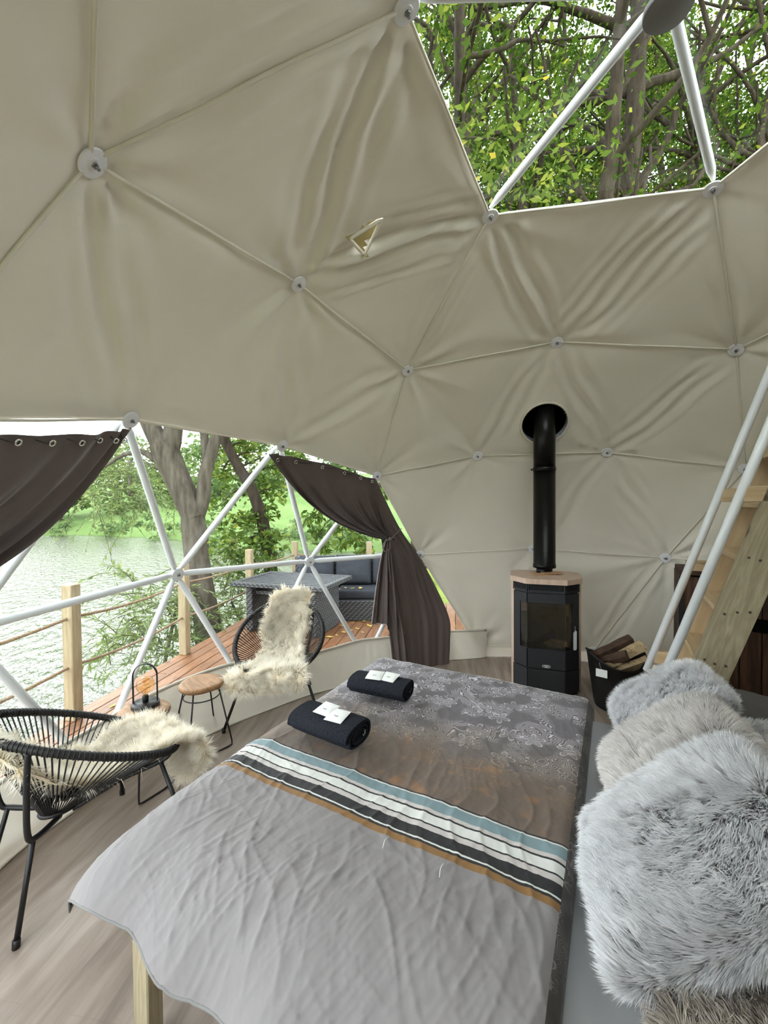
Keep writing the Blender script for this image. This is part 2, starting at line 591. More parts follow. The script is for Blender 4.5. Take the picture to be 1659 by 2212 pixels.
def build_nodes():
    phi = math.atan(0.5)
    V = [A(0, 0, 1)]
    for k in range(5):
        a = math.radians(72 * k); V.append(A(math.cos(phi) * math.cos(a), math.cos(phi) * math.sin(a), math.sin(phi)))
    for k in range(5):
        a = math.radians(72 * k + 36); V.append(A(math.cos(phi) * math.cos(a), math.cos(phi) * math.sin(a), -math.sin(phi)))
    F = []
    for k in range(5):
        n = (k + 1) % 5
        F += [(0, 1 + k, 1 + n), (1 + k, 6 + k, 1 + n), (1 + n, 6 + k, 6 + n)]
    ids, pts, tris = {}, [], []
    for f in F:
        a, b, c = (V[i] for i in f)
        g = {}
        for i in range(4):
            for j in range(4 - i):
                p = nrm(a * (3 - i - j) + b * i + c * j)
                key = tuple(np.round(p, 4))
                if key not in ids:
                    ids[key] = len(pts); pts.append(p)
                g[i, j] = ids[key]
        for i in range(3):
            for j in range(3 - i):
                tris.append((g[i, j], g[i + 1, j], g[i, j + 1]))
                if i + j < 2:
                    tris.append((g[i + 1, j], g[i + 1, j + 1], g[i, j + 1]))
    pts = np.array(pts)
    el = np.degrees(np.arcsin(np.clip(pts[:, 2], -1, 1)))
    ring = np.array([0 if e > 85 else 1 if e > 60 else 2 if e > 40 else 3 if e > 20 else 4 if e > 5 else 5 if e > -15 else 6 for e in el])
    az = np.degrees(np.arctan2(pts[:, 1], pts[:, 0]))
    return pts, ring, az, tris


DP, DRING, DAZ, DTRI = build_nodes()
DTRI = [t for t in DTRI if max(DRING[list(t)]) <= 5]
adiff = lambda a, b: (a - b + 180) % 360 - 180


def node(r, az):
    c = [i for i in range(len(DP)) if DRING[i] == r]
    return min(c, key=lambda i: abs(adiff(DAZ[i], az)))


def npos(i, R=RD):
    return DC + R * DP[i]


def is_skylight(t):
    return min(DRING[list(t)]) == 0


def is_window(t):
    rr = sorted(DRING[list(t)])
    if rr[0] < 3 or rr == [3, 3, 3]: return False
    c = DP[list(t)].mean(0)
    a = math.degrees(math.atan2(c[1], c[0]))
    lo = -6 if rr[0] == 3 else -15
    return lo < adiff(a, 0) < 114


ico = lambda a: abs(adiff(a, round(a / 72.0) * 72)) < 3


def is_seam(i, j):
    ri, rj = sorted((DRING[i], DRING[j]))
    if ri == rj: return ri in (1, 2, 3, 4)
    if DRING[i] > DRING[j]: i, j = j, i
    if (ri, rj) in ((1, 2), (2, 3)): return ico(DAZ[i]) and ico(DAZ[j])
    if (ri, rj) == (3, 4): return ico(DAZ[i])
    if (ri, rj) == (4, 5):
        k = round(DAZ[i] / 72.0) * 72
        d4, d5 = adiff(DAZ[i], k), adiff(DAZ[j], k)
        return abs(d4) < 15 and 20 < abs(d5) < 28 and d4 * d5 > 0
    return False


sky_t = [t for t in DTRI if is_skylight(t)]
win_t = [t for t in DTRI if is_window(t)]
lin_t = [t for t in DTRI if t not in sky_t and t not in win_t]
edges_of = lambda t: [tuple(sorted(e)) for e in ((t[0], t[1]), (t[1], t[2]), (t[2], t[0]))]
lin_edges = {}
for t in lin_t:
    for e in edges_of(t): lin_edges.setdefault(e, []).append(t)
seams = sorted(e for e in lin_edges if is_seam(*e) or len(lin_edges[e]) == 1)
SEG = np.array([(npos(a), npos(b)) for a, b in seams])


def seam_dist(P):
    best = np.full(len(P), 9.0)
    for a, b in SEG:
        d = b - a
        t = np.clip((P - a) @ d / (d @ d), 0, 1)
        best = np.minimum(best, np.linalg.norm(P - a - t[:, None] * d, axis=1))
    return best


liner_nodes = sorted({i for t in lin_t for i in t})
nrng = np.random.default_rng(21)
NODE_FOLD = {i: [(int(nrng.integers(5, 9)), nrng.uniform(0, 6.28), nrng.uniform(.6, 1)),
                 (int(nrng.integers(9, 15)), nrng.uniform(0, 6.28), nrng.uniform(.5, .9)),
                 nrng.uniform(0.6, 1.25), nrng.uniform(0.16, 0.34)] for i in liner_nodes}
# long tension folds between two fixings: (ring, az) -> (ring, az), amplitude, wavelength, width
TENSION = [((1, 0), (2, 36), .016, .11, .13), ((1, 0), (2, 36), .010, .07, .22), ((1, 72), (2, 36), .014, .13, .16), ((1, 0), (2, -36), .016, .12, .14),
           ((1, -72), (2, -36), .010, .10, .2), ((1, 0), (2, 0), .008, .06, .16), ((2, -36), (3, -48), .010, .12, .16),
           ((2, -72), (3, -48), .009, .10, .14), ((2, 36), (3, 24), .006, .13, .18), ((2, -36), (3, -24), .008, .12, .15),
           ((3, 24), (2, 0), .005, .16, .2), ((4, -60), (3, -48), .010, .10, .12), ((4, -60), (5, -48), .012, .09, .12),
           ((3, -48), (4, -36), .006, .12, .15), ((1, -72), (2, -72), .008, .07, .14), ((1, 72), (2, 72), .010, .12, .2), ((2, 72), (3, 48), .008, .12, .15)]
TENSION = [(npos(node(*a)), npos(node(*b)), am, wl, wd) for a, b, am, wl, wd in TENSION]


def liner_shape(P):
    """flat triangle points -> hung fabric"""
    sd = seam_dist(P)
    w = sstep(0.0, 0.45, sd)
    rad = nrm(P - DC)
    sph = DC + rad * RD
    Q = P + (sph - P) * (0.30 * w)[:, None]
    disp = np.zeros(len(P))
    for i in liner_nodes:
        c = npos(i)
        d = P - c
        r = np.linalg.norm(d, axis=1)
        m = r < 1.0
        if not m.any(): continue
        n = DP[i]
        e1 = nrm(np.cross(n, A(0.3, 0.1, 1))); e2 = np.cross(n, e1)
        th = np.arctan2(d[m] @ e2, d[m] @ e1)
        f1, f2, amp, lam = NODE_FOLD[i]
        s = f1[2] * np.cos(f1[0] * th + f1[1]) + f2[2] * np.cos(f2[0] * th + f2[1])
        s = np.sign(s) * np.abs(s) ** 1.4
        disp[m] += 0.026 * amp * s * np.exp(-r[m] / lam) * (1 - np.exp(-(r[m] / 0.09) ** 2))
    for a, b, am, wl, wd in TENSION:
        d = b - a
        ln = np.linalg.norm(d)
        t = (P - a) @ d / (ln * ln)
        m = (t > 0) & (t < 1)
        if not m.any(): continue
        mid = nrm((a + b) / 2 - DC)
        side = nrm(np.cross(d, mid))
        x = (P[m] - a) @ side
        wob = 0.03 * np.sin(3.1 * t[m] + a[0] * 5) + 0.05 * pn(t[m] * 3, x * 4, 5)
        env = np.exp(-(x / wd) ** 2) * np.sin(np.pi * t[m]) ** 0.8
        disp[m] += 1.9 * am * env * np.cos(2 * np.pi * (x + wob) / wl + a[1] * 3)
    az = np.arctan2(P[:, 1], P[:, 0]) * 3
    disp += 0.022 * pn(az * 1.3, P[:, 2] * 1.6, 2) + 0.008 * pn(az * 4, P[:, 2] * 3, 3)
    wf = sstep(0.0, 0.07, sd)
    return Q - rad * (disp * wf)[:, None]


# chimney and vent openings in the liner
HOLE_C = A(1.868, -1.358, 2.42)
HOLE_R = 0.205
VENT = A((1.196, .844, 3.156), (1.291, .719, 3.154), (1.099, .682, 3.232)).reshape(3, 3)


def in_hole(Cn):
    n = nrm(HOLE_C - DC)
    d = Cn - HOLE_C
    near = np.abs(d @ n) < 0.25
    h = np.linalg.norm(d - np.outer(d @ n, n), axis=1) < HOLE_R
    a, b, c = VENT
    v0, v1 = b - a, c - a
    nn = nrm(np.cross(v0, v1))
    dv = Cn - a
    pl = np.abs(dv @ nn) < 0.2
    G = np.linalg.inv(np.array([[v0 @ v0, v0 @ v1], [v0 @ v1, v1 @ v1]]))
    uv = np.stack([dv @ v0, dv @ v1], 1) @ G.T
    t = pl & (uv[:, 0] > -.07) & (uv[:, 1] > -.07) & (uv.sum(1) < 1.07)
    return (h & near) | t


# panels: triangles joined across edges that carry no seam
seamset = set(seams)
left = list(lin_t)
panels = []
while left:
    cur = [left.pop()]
    grp = list(cur)
    while cur:
        t = cur.pop()
        for e in edges_of(t):
            if e in seamset: continue
            for o in lin_edges[e]:
                if o in left:
                    left.remove(o); cur.append(o); grp.append(o)
    panels.append(grp)

wall = empty('wall_dome', DC, kind='structure', label='cream fabric lining of the geodesic dome tent')
NS = 40
bi, bj = np.array([(i, j) for i in range(NS + 1) for j in range(NS + 1 - i)]).T
_idx = -np.ones((NS + 2, NS + 2), int)
_idx[bi, bj] = np.arange(len(bi))
TF = []
for i in range(NS):
    for j in range(NS - i):
        TF.append((_idx[i, j], _idx[i + 1, j], _idx[i, j + 1]))
        if i + j < NS - 1: TF.append((_idx[i + 1, j], _idx[i + 1, j + 1], _idx[i, j + 1]))
TF = np.array(TF)
for grp in panels:
    VV, FF, n0 = [], [], 0
    for t in grp:
        a, b, c = (npos(i) for i in t)
        P = a + np.outer(bi / NS, b - a) + np.outer(bj / NS, c - a)
        VV.append(P); FF.append(TF + n0); n0 += len(P)
    P = np.concatenate(VV); FF = np.concatenate(FF)
    _, first, inv = np.unique(np.round(P, 5), axis=0, return_index=True, return_inverse=True)
    P = P[first]; FF = inv.reshape(-1)[FF]
    Q = liner_shape(P)
    cen = Q[FF].mean(1)
    keep = ~in_hole(cen)
    # inward facing
    nf = np.cross(Q[FF[:, 1]] - Q[FF[:, 0]], Q[FF[:, 2]] - Q[FF[:, 0]])
    fl = (nf * (DC - cen)).sum(1) < 0
    FF[fl] = FF[fl][:, ::-1]
    part('fabric_panel', Q, FF[keep], M['liner'], wall, own_origin=False)

for e in seams:
    a, b = npos(e[0], RD - 0.013), npos(e[1], RD - 0.013)
    t = np.linspace(0, 1, 15)[:, None]
    P = a + (b - a) * t
    wob = 0.004 * np.sin(t * 9 + e[0]) * np.sin(np.pi * t)
    P = P - nrm((a + b) / 2 - DC) * wob
    v, f = tube(P, 0.007, 6)
    part('seam_piping', v, f, M['piping'], wall)


# plastic discs with a bolt at the fixings
def disc_mesh(rad=0.05):
    v, f = lathe([(0.006, -0.004), (rad - .004, -0.004), (rad, 0.0), (rad - .004, 0.005), (0.022, 0.006), (0.020, 0.009), (0.001, 0.009)], 28)
    b, g = lathe([(0.011, 0.009), (0.011, 0.014), (0.0105, 0.015)], 6)
    s, h = tube([(0, 0, 0.012), (0, 0, 0.028)], 0.0055, 8)
    mb = MB().add(b, g).add(s, h)
    return mkmesh('disc', v, f, M['disc'], smooth=False), mkmesh('bolt', *mb.get(), M['bolt'], smooth=False)


DISC_ME, BOLT_ME = disc_mesh()


def add_disc(i, R, root, me=None, bolt=None, name='washer_disc'):
    p = npos(i, R)
    inward = nrm(DC - p) if DRING[i] < 5 else nrm(A(-DP[i][0], -DP[i][1], 0.05))
    q = Vector(inward).to_track_quat('Z', 'Y')
    o = bpy.data.objects.new(name, me or DISC_ME)
    o.location = Vector(p - np.array(root.location)); o.rotation_mode = 'QUATERNION'; o.rotation_quaternion = q
    link(o, root)
    bo = bpy.data.objects.new('bolt', bolt or BOLT_ME)
    link(bo, o)
    return o


for i in liner_nodes:
    if DRING[i] == 5 and not (-30 < DAZ[i] < -20 or -55 < DAZ[i] < -40): continue
    add_disc(i, RD - 0.022, wall)

# chimney opening: hem ring, grey collar
hn = nrm(HOLE_C - DC)
he1 = nrm(np.cross(hn, A(0, 0, 1))); he2 = np.cross(he1, hn)
ang = np.linspace(0, 2 * np.pi, 40, endpoint=False)
ringp = HOLE_C - hn * 0.012 + HOLE_R * 1.03 * (np.outer(np.cos(ang), he1) + np.outer(np.sin(ang), he2))
part('opening_hem', *tube(ringp, 0.011, 8, closed=True), M['piping'], wall)
outer = hn * 0.6 + A(0, 0, 0.0)
slv = []
for k, (d, rr) in enumerate(((-0.01, 1.0), (0.055, 0.99))):
    slv.append(HOLE_C + hn * d + HOLE_R * rr * (np.outer(np.cos(ang), he1) + np.outer(np.sin(ang), he2)))
part('opening_collar', np.concatenate(slv), [(k, (k + 1) % 40, 40 + (k + 1) % 40, 40 + k) for k in range(40)], M['collar'], wall)
slv = []
for d, rr in ((0.055, 0.99), (0.3, 1.0), (0.3, 0.02)):
    slv.append(HOLE_C + hn * d + HOLE_R * rr * (np.outer(np.cos(ang), he1) + np.outer(np.sin(ang), he2)))
sf = [(r * 40 + k, r * 40 + (k + 1) % 40, (r + 1) * 40 + (k + 1) % 40, (r + 1) * 40 + k) for r in range(2) for k in range(40)]
part('flue_sleeve', np.concatenate(slv), sf, M['dull_black'], wall)

# little triangular vent: hem and the olive cover behind
vc = VENT.mean(0); vn = nrm(vc - DC)
Vw = liner_shape(VENT)
hemp = np.concatenate([Vw[k] + (Vw[(k + 1) % 3] - Vw[k]) * np.linspace(0, 1, 12, endpoint=False)[:, None] for k in range(3)]) - vn * 0.004
part('vent_hem', *tube(hemp, 0.010, 8, closed=True), M['piping'], wall)
back = [vc + (p - vc) * 3.0 + vn * 0.07 for p in Vw]
part('vent_backing', A(*[x for p in back for x in p]).reshape(3, 3), [(0, 1, 2)], M['vent_inner'], wall, smooth=False)

# skirts
def strip(tops, bots, n, mat, name, amp=0.012, seed=0, m=14):
    T = spline(tops, n); B = spline(bots, n)
    t = np.linspace(0, 1, m)
    P = T[:, None] * (1 - t)[None, :, None] + B[:, None] * t[None, :, None]
    rad = nrm(P * A(1, 1, 0))
    s = np.arange(n)[:, None] / n
    d = amp * (pn(s * n * .12 + 0 * t, t[None] * 1.1 + 0 * s, seed) + .6 * pn(s * n * .3, t[None] * 1.5 + s * 0, seed + 1)) * np.sin(np.pi * t)[None]
    P = P - rad * d[..., None]
    v = P.reshape(-1, 3)
    return part(name, v, grid_faces(n, m), mat, wall)


pol = lambda az, r, z: A(r * math.cos(math.radians(az)), r * math.sin(math.radians(az)), z)
wt = [(-26, 2.86, .30), (-14, 2.88, .29), (-2.7, 2.885, .29), (2.7, 2.885, .30), (12, 2.86, .285), (21, 2.87, .34), (29.5, 2.875, .415), (40, 2.88, .43), (50, 2.90, .40), (62, 2.92, .40), (80, 2.93, .40), (104, 2.93, .40), (120, 2.93, .4)]
wb = [(-26, 2.86, .002), (-14, 2.79, .002), (-2.7, 2.68, .002), (7.5, 2.645, .002), (12, 2.655, .002), (18, 2.68, .002), (31, 2.745, .002), (43.6, 2.87, .002), (52, 2.90, .002), (60, 2.915, .002), (80, 2.92, .002), (104, 2.92, .002), (120, 2.92, .002)]
strip([pol(*p) for p in wt], [pol(*p) for p in wb], 220, M['skirt'], 'window_skirt', 0.03, 3)
part('skirt_hem', *tube(spline([pol(*p) for p in wt], 140), 0.012, 6), M['skirt'], wall)
part('skirt_cord', *tube(spline([pol(a, r - .004, .006) for a, r, z in wb], 140), 0.006, 6), M['piping'], wall)
la = np.arange(-240, -23, 12.0)
strip([pol(a, 2.952, .16) if abs((a + 24) % 24) > 1 else pol(a, 2.952, .1) for a in la], [pol(a, 2.90, .002) for a in la], 240, M['skirt'], 'liner_skirt', 0.012, 6)

# ------------------------------------------------------------------ steel frame
frame = empty('dome_frame', DC, kind='structure', label='white steel strut frame of the dome')
RF = RD + 0.03
fe = sorted({e for t in sky_t + win_t for e in edges_of(t)})
for e in fe:
    a, b = npos(e[0], RF), npos(e[1], RF)
    if e in lin_edges:                       # edge shared with the lining: the tube sits behind the fabric
        oth = npos([i for i in lin_edges[e][0] if i not in e][0], RF)
        mid = (a + b) / 2
        sh = nrm(oth - mid) * 0.075 + nrm(mid - DC) * 0.035
        a = a + sh; b = b + sh
    elif DRING[e[0]] == 5 and DRING[e[1]] == 5:   # foot ring, behind the skirt
        sh = nrm((a + b) * A(.5, .5, 0)) * 0.09
        a = a + sh; b = b + sh
    d = nrm(b - a)
    ln = np.linalg.norm(b - a)
    # tube with flattened ends
    s = np.array([0.02, 0.06, 0.10, ln - 0.10, ln - 0.06, ln - 0.02])
    v, f = tube(a + np.outer(s, d), [.011, .016, .0225, .0225, .016, .011], 12)
    part('strut', v, f, M['strut'], frame)
hubv, hubf = lathe([(0.004, -0.014), (0.048, -0.014), (0.05, -0.008), (0.05, 0.010), (0.047, 0.016), (0.004, 0.017)], 28)
HUB_ME = mkmesh('hub', hubv, hubf, M['strut'], smooth=False)
hb, hg = lathe([(0.011, 0.017), (0.011, 0.026), (0.009, 0.028)], 6)
HB_ME = mkmesh('hub_bolt', hb, hg, M['bolt'], smooth=False)
fn = sorted({i for e in fe for i in e})
for i in fn:
    if i in liner_nodes or DRING[i] == 0: continue
    add_disc(i, RF - 0.012, frame, HUB_ME, HB_ME, 'hub')
apex = node(0, 0)
capv, capf = lathe([(0.004, -0.012), (0.083, -0.012), (0.086, -0.008), (0.086, 0.008), (0.083, 0.012), (0.004, 0.012)], 40)
o = part('apex_plate', capv + npos(apex, RF - 0.07), capf, M['cap_grey'], frame)

# clear panes
win1 = empty('window_1', DC, kind='structure', label='clear film triangles of the lakeside bay')
win2 = empty('window_2', DC, kind='structure', label='clear film skylight at the dome top')
for root, ts in ((win1, win_t), (win2, sky_t)):
    for t in ts:
        a, b, c = (npos(i, RD + 0.07) for i in t)
        n = 6
        ii, jj = np.array([(i, j) for i in range(n + 1) for j in range(n + 1 - i)]).T
        idx = -np.ones((n + 2, n + 2), int); idx[ii, jj] = np.arange(len(ii))
        F = []
        for i in range(n):
            for j in range(n - i):
                F.append((idx[i, j], idx[i + 1, j], idx[i, j + 1]))
                if i + j < n - 1: F.append((idx[i + 1, j], idx[i + 1, j + 1], idx[i, j + 1]))
        P = a + np.outer(ii / n, b - a) + np.outer(jj / n, c - a)
        P = P + nrm(P - DC) * (0.006 * np.sin(7 * ii / n + t[0]) * np.sin(5 * jj / n + t[1]))[:, None]
        part('pane', P, np.array(F), M['pvc'], root)

# ------------------------------------------------------------------ floor
def floor_mat():
    m, nt, out = new_mat('grey_oak_floor')
    p = N(nt, 'ShaderNodeBsdfPrincipled', ins={'Roughness': 0.36, 'Specular IOR Level': 0.45})
    L(nt, p.outputs[0], out.inputs[0])
    tc = N(nt, 'ShaderNodeTexCoord')
    mp = N(nt, 'ShaderNodeMapping')
    mp.inputs['Rotation'].default_value = (0, 0, math.radians(-55))
    L(nt, tc.outputs['Object'], mp.inputs[0])
    m2 = N(nt, 'ShaderNodeMapping'); m2.inputs['Scale'].default_value = (14, 1.6, 1)
    L(nt, mp.outputs[0], m2.inputs[0])
    n1 = N(nt, 'ShaderNodeTexNoise', ins={'Scale': 1.0, 'Detail': 6, 'Roughness': 0.62, 'Distortion': 0.6})
    L(nt, m2.outputs[0], n1.inputs['Vector'])
    n2 = N(nt, 'ShaderNodeTexNoise', ins={'Scale': 0.8, 'Detail': 2})
    L(nt, m2.outputs[0], n2.inputs['Vector'])
    k = math_n(nt, 'ADD', math_n(nt, 'MULTIPLY', n1.outputs['Fac'], 0.7), math_n(nt, 'MULTIPLY', n2.outputs['Fac'], 0.3))
    r = ramp(nt, k, [(0.30, srgb(108, 95, 86)), (0.5, srgb(142, 128, 117)), (0.68, srgb(166, 152, 142))])
    br = N(nt, 'ShaderNodeTexBrick', ins={'Scale': 1.0, 'Mortar Size': 0.0012, 'Brick Width': 1.25, 'Row Height': 0.19, 'Mortar Smooth': 0.3})
    m3 = N(nt, 'ShaderNodeMapping'); m3.inputs['Rotation'].default_value = (0, 0, math.radians(90))
    L(nt, mp.outputs[0], m3.inputs[0]); L(nt, m3.outputs[0], br.inputs['Vector'])
    c = mixc(nt, math_n(nt, 'MULTIPLY', br.outputs['Fac'], 0.18), r.outputs[0], srgb(96, 84, 74))
    L(nt, c, p.inputs['Base Color'])
    b = N(nt, 'ShaderNodeBump', ins={'Strength': 0.08, 'Distance': 0.003})
    L(nt, n1.outputs['Fac'], b.inputs['Height']); L(nt, b.outputs[0], p.inputs['Normal'])
    return m


M['floor'] = floor_mat()
v, f = lathe([(0.5, -0.06), (2.96, -0.06), (2.96, 0.0), (0.5, 0.0)], 60)
tag(thing('floor', v, f, M['floor'], smooth=False, origin=A(0, 0, 0)), label='grey oak plank floor of the dome', kind='structure')
# ------------------------------------------------------------------ deck
DD = nrm(A(0.813, -0.582, 0)); DN = A(0.582, 0.813, 0)     # along the rail, outwards over the water
DZ = -0.02
deck = empty('floor_deck', (4.0, 1.0, DZ), kind='structure', label='reddish larch board terrace beside the dome')
W = 0.142
row = 0
dr = np.random.default_rng(5)
s = 3.93
END = 5.32                                                  # deck end along DD
while s > -1.9:
    c = s - W / 2
    t0 = math.sqrt(max(0, 2.97 ** 2 - max(0, abs(c) - .07) ** 2)) if abs(c) < 2.97 else -2.6
    if abs(c) < 2.97 and c > 0 and c > 2.4:
        spans = [(-2.6, -t0), (t0, END)]
    else:
        spans = [(t0, END)]
    for a, b in spans:
        if b - a < .12: continue
        cuts = [a]
        x = a + dr.uniform(1.2, 3.4)
        while x < b - .5:
            cuts.append(x); x += dr.uniform(2.4, 3.6)
        cuts.append(b)
        for p, q in zip(cuts[:-1], cuts[1:]):
            ctr = DD * (p + q) / 2 + DN * c + A(0, 0, DZ - .014 + dr.uniform(-.001, .001))
            V, F = box((q - p - .004, W - .009, .028), .004, 1)
            o = bpy.data.objects.new('plank', mkmesh('plank', V, F, M['deck'], smooth=False))
            o.location = Vector(ctr - np.array(deck.location)); o.rotation_euler = (0, 0, math.atan2(DD[1], DD[0]))
            link(o, deck)
    s -= W
# joists below
mb = MB()
for k in range(10):
    mb.add(*frame_box(DD * (-2.4 + .85 * k) + DN * 3.3 + A(0, 0, DZ - .10), DN, DD, (1.25, .05, .14)))
for k in range(4):
    mb.add(*frame_box(DD * (5.2) + DN * (3.3 - 1.4 * k) + A(0, 0, DZ - .10), DN, DD, (1.4, .05, .14)))
part('joist', *mb.get(), M['darkwood'], deck, smooth=False, kind='stuff')

# posts
posts = [(1.88, 3.33, 1.06, 'cut by the frame edge'), (3.083, 2.505, 1.062, ''), (4.28, 1.69, 1.01, ''), (5.478, .795, 1.01, ''), (6.27, -.09, 1.02, ''), (5.59, -1.21, 1.02, ''), (4.95, -2.2, 1.02, '')]
plab = ['pale square railing post at the far left end of the deck rail',
        'pale square railing post nearest the lamp and standing tallest',
        'pale square railing post in front of the forked tree trunk',
        'pale square railing post beside the corner of the rattan table',
        'pale square railing post behind the arm end of the rattan sofa',
        'pale square railing post behind the sofa back beside the brown curtain',
        'pale square railing post hidden behind the brown curtain']
pv, pf = box((.092, .092, 1.0), .006, 1)
for (x, y, h, _), lb in zip(posts, plab):
    if 'hidden' in lb: continue
    V = pv.copy(); V[:, 2] = (V[:, 2] + .5) * (h - DZ)
    me = mkmesh('railing_post', V, pf, M['pinez'], smooth=False)
    o = bpy.data.objects.new('railing_post', me)
    o.location = (x, y, DZ); o.rotation_euler = (0, 0, math.atan2(DD[1], DD[0]) + (.0 if y > 0 else .1))
    link(o); tag(o, lb, 'post', 'deck railing posts')


def rope_path(a, b, sag, n=16):
    t = np.linspace(0, 1, n)[:, None]
    return a + (b - a) * t - A(0, 0, 1) * sag * 4 * t * (1 - t)


names = ['between the end post and the tallest post', 'between the tallest post and the tree-side post', 'between the tree-side post and the table-side post', 'between the table-side post and the sofa-arm post', 'behind the sofa back']
for k in range(5):
    for hz, nm in ((.80, 'upper'), (.41, 'lower')):
        a = A(posts[k][0], posts[k][1], hz); b = A(posts[k + 1][0], posts[k + 1][1], hz)
        v, f = tube(rope_path(a, b, .035 + .01 * (k % 2)), .0125, 8)
        thing('rope', v, f, M['rope'], label='%s brown hemp rope %s' % (nm, names[k]), cat='rope', group='railing ropes')

# ------------------------------------------------------------------ water, banks
WZ = -2.3


def water_mat():
    m, nt, out = new_mat('lake_water')
    p = N(nt, 'ShaderNodeBsdfPrincipled', ins={'Roughness': 0.12, 'IOR': 1.33, 'Specular IOR Level': 0.55})
    p.inputs['Base Color'].default_value = (0.055, 0.065, 0.035, 1)
    L(nt, p.outputs[0], out.inputs[0])
    tc = N(nt, 'ShaderNodeTexCoord')
    mp = N(nt, 'ShaderNodeMapping'); mp.inputs['Rotation'].default_value = (0, 0, .5); mp.inputs['Scale'].default_value = (1.0, 2.4, 1)
    L(nt, tc.outputs['Object'], mp.inputs[0])
    n1 = N(nt, 'ShaderNodeTexNoise', ins={'Scale': 1.7, 'Detail': 4, 'Roughness': 0.55})
    L(nt, mp.outputs[0], n1.inputs['Vector'])
    b = N(nt, 'ShaderNodeBump', ins={'Strength': 0.9, 'Distance': 0.16})
    L(nt, n1.outputs['Fac'], b.inputs['Height']); L(nt, b.outputs[0], p.inputs['Normal'])
    return m


M['water'] = water_mat()
M['ground'] = pbr('grassy_ground', srgb(112, 128, 62), rough=1.0, bump=1.0, bscale=8, spec=0.05, col2=srgb(150, 168, 84), vscale=.6)
M['meadow'] = pbr('meadow_green', srgb(104, 124, 76), rough=1.0, bump=.6, bscale=3, spec=0.05, col2=srgb(84, 106, 60), vscale=.15)
v = A((-60, -30, WZ), (150, -30, WZ), (150, 160, WZ), (-60, 160, WZ)).reshape(-1, 3)
tag(thing('water_lake', v, [(0, 1, 2, 3)], M['water'], smooth=False, origin=A(4, 8, WZ)), label='bright rippled lake beyond the deck railing', kind='structure')

# near bank: heightfield falling from under the deck to the water
gx, gy = np.meshgrid(np.linspace(-16, 30, 90), np.linspace(-34, 14, 90), indexing='ij')
P2 = np.stack([gx, gy], -1)
sn = P2 @ DN[:2]; sd_ = P2 @ DD[:2]
edge = 4.9 + .7 * pn(sd_ * .35, sd_ * 0, 4) - .12 * np.maximum(sd_ - 4.5, 0) ** 1.2
h = -0.35 - 0.25 * sstep(0, 4, sn) - (2.6) * sstep(edge - 1.6, edge + 1.2, sn) + .12 * pn(gx * .8, gy * .8, 7)
v = np.stack([gx, gy, h], -1).reshape(-1, 3)
tag(thing('ground_bank', v, grid_faces(90, 90), M['ground'], origin=A(0, 0, -.5)), label='grassy bank under the deck', kind='structure')

# far shore: a strip curving round the lake, higher to the right (meadow)
th = np.radians(np.linspace(-40, 75, 70))
rr = np.array([0, 3, 8, 18, 40, 70.])
zz = np.array([-0.6, .5, 1.0, 2.2, 5.0, 8.0])
shore = 66 + 8 * np.sin(th * 3) - 26 * sstep(math.radians(16), math.radians(-12), th)
v = []
for a, r0 in zip(th, shore):
    mead = sstep(math.radians(22), math.radians(2), a)
    for d, z in zip(rr, zz):
        v.append((CAM[0] + (r0 + d) * math.cos(a), CAM[1] + (r0 + d) * math.sin(a), WZ + z * (0.6 + .8 * mead) + .3 * math.sin(a * 40 + d)))
tag(thing('ground_far_shore', np.array(v), grid_faces(70, 6), M['meadow'], origin=A(60, 0, WZ)), label='green meadow on the far shore of the lake', kind='structure')


# ------------------------------------------------------------------ plants
def leaves(P, size, asp=0.42, droop=0.35, r=None, dirs=None):
    """P n x 3 leaf bases -> diamond leaves folded along the middle"""
    r = r or rng
    n = len(P)
    sz = size * r.uniform(.6, 1.35, n)[:, None]
    d = nrm(r.normal(size=(n, 3)) * A(1, 1, .55) - A(0, 0, droop)) if dirs is None else dirs
    up = nrm(np.cross(d, r.normal(size=(n, 3))))
    tip = P + d * sz
    mid = P + d * sz * .45
    nn = np.cross(d, up)
    a = mid + up * sz * asp * .5 + nn * sz * .06
    b = mid - up * sz * asp * .5 + nn * sz * .06
    V = np.stack([P, a, tip, b], 1).reshape(-1, 3)
    F = np.arange(4 * n).reshape(n, 4)
    return V, F


def clump_points(cs, rad, per, r, shell=.4):
    n = len(cs)
    d = nrm(r.normal(size=(n, per, 3)))
    q = r.uniform(shell, 1, (n, per, 1)) ** .6
    P = cs[:, None] + d * q * np.asarray(rad).reshape(-1, 1, 1) * A(1, 1, .75)
    return P.reshape(-1, 3)


GREENS = [(0.0, srgb(56, 76, 36)), (.35, srgb(84, 108, 52)), (.75, srgb(122, 144, 74)), (.95, srgb(166, 172, 92)), (1.0, srgb(204, 182, 86))]
M['leaf'] = leaf_mat('maple_leaf', GREENS)
M['leaf_dark'] = leaf_mat('canopy_leaf', [(0, srgb(36, 56, 22)), (.45, srgb(64, 90, 36)), (.8, srgb(102, 124, 52)), (.95, srgb(152, 154, 64)), (1, srgb(196, 166, 70))], .4)
M['leaf_willow'] = leaf_mat('willow_leaf', [(0, srgb(96, 116, 78)), (.5, srgb(134, 152, 108)), (1, srgb(176, 188, 146))])
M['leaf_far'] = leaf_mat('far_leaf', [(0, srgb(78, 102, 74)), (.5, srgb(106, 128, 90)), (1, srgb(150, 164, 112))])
M['trunk'] = pbr('grey_bark', srgb(104, 98, 88), rough=.95, bump=1.0, bscale=9, spec=.1, stretch=(3, 3, .7), col2=srgb(66, 60, 52), vscale=4)
M['trunk_dark'] = pbr('dark_bark', srgb(74, 66, 56), rough=.95, bump=1.0, bscale=9, spec=.1, stretch=(3, 3, .7), col2=srgb(44, 38, 32), vscale=4)


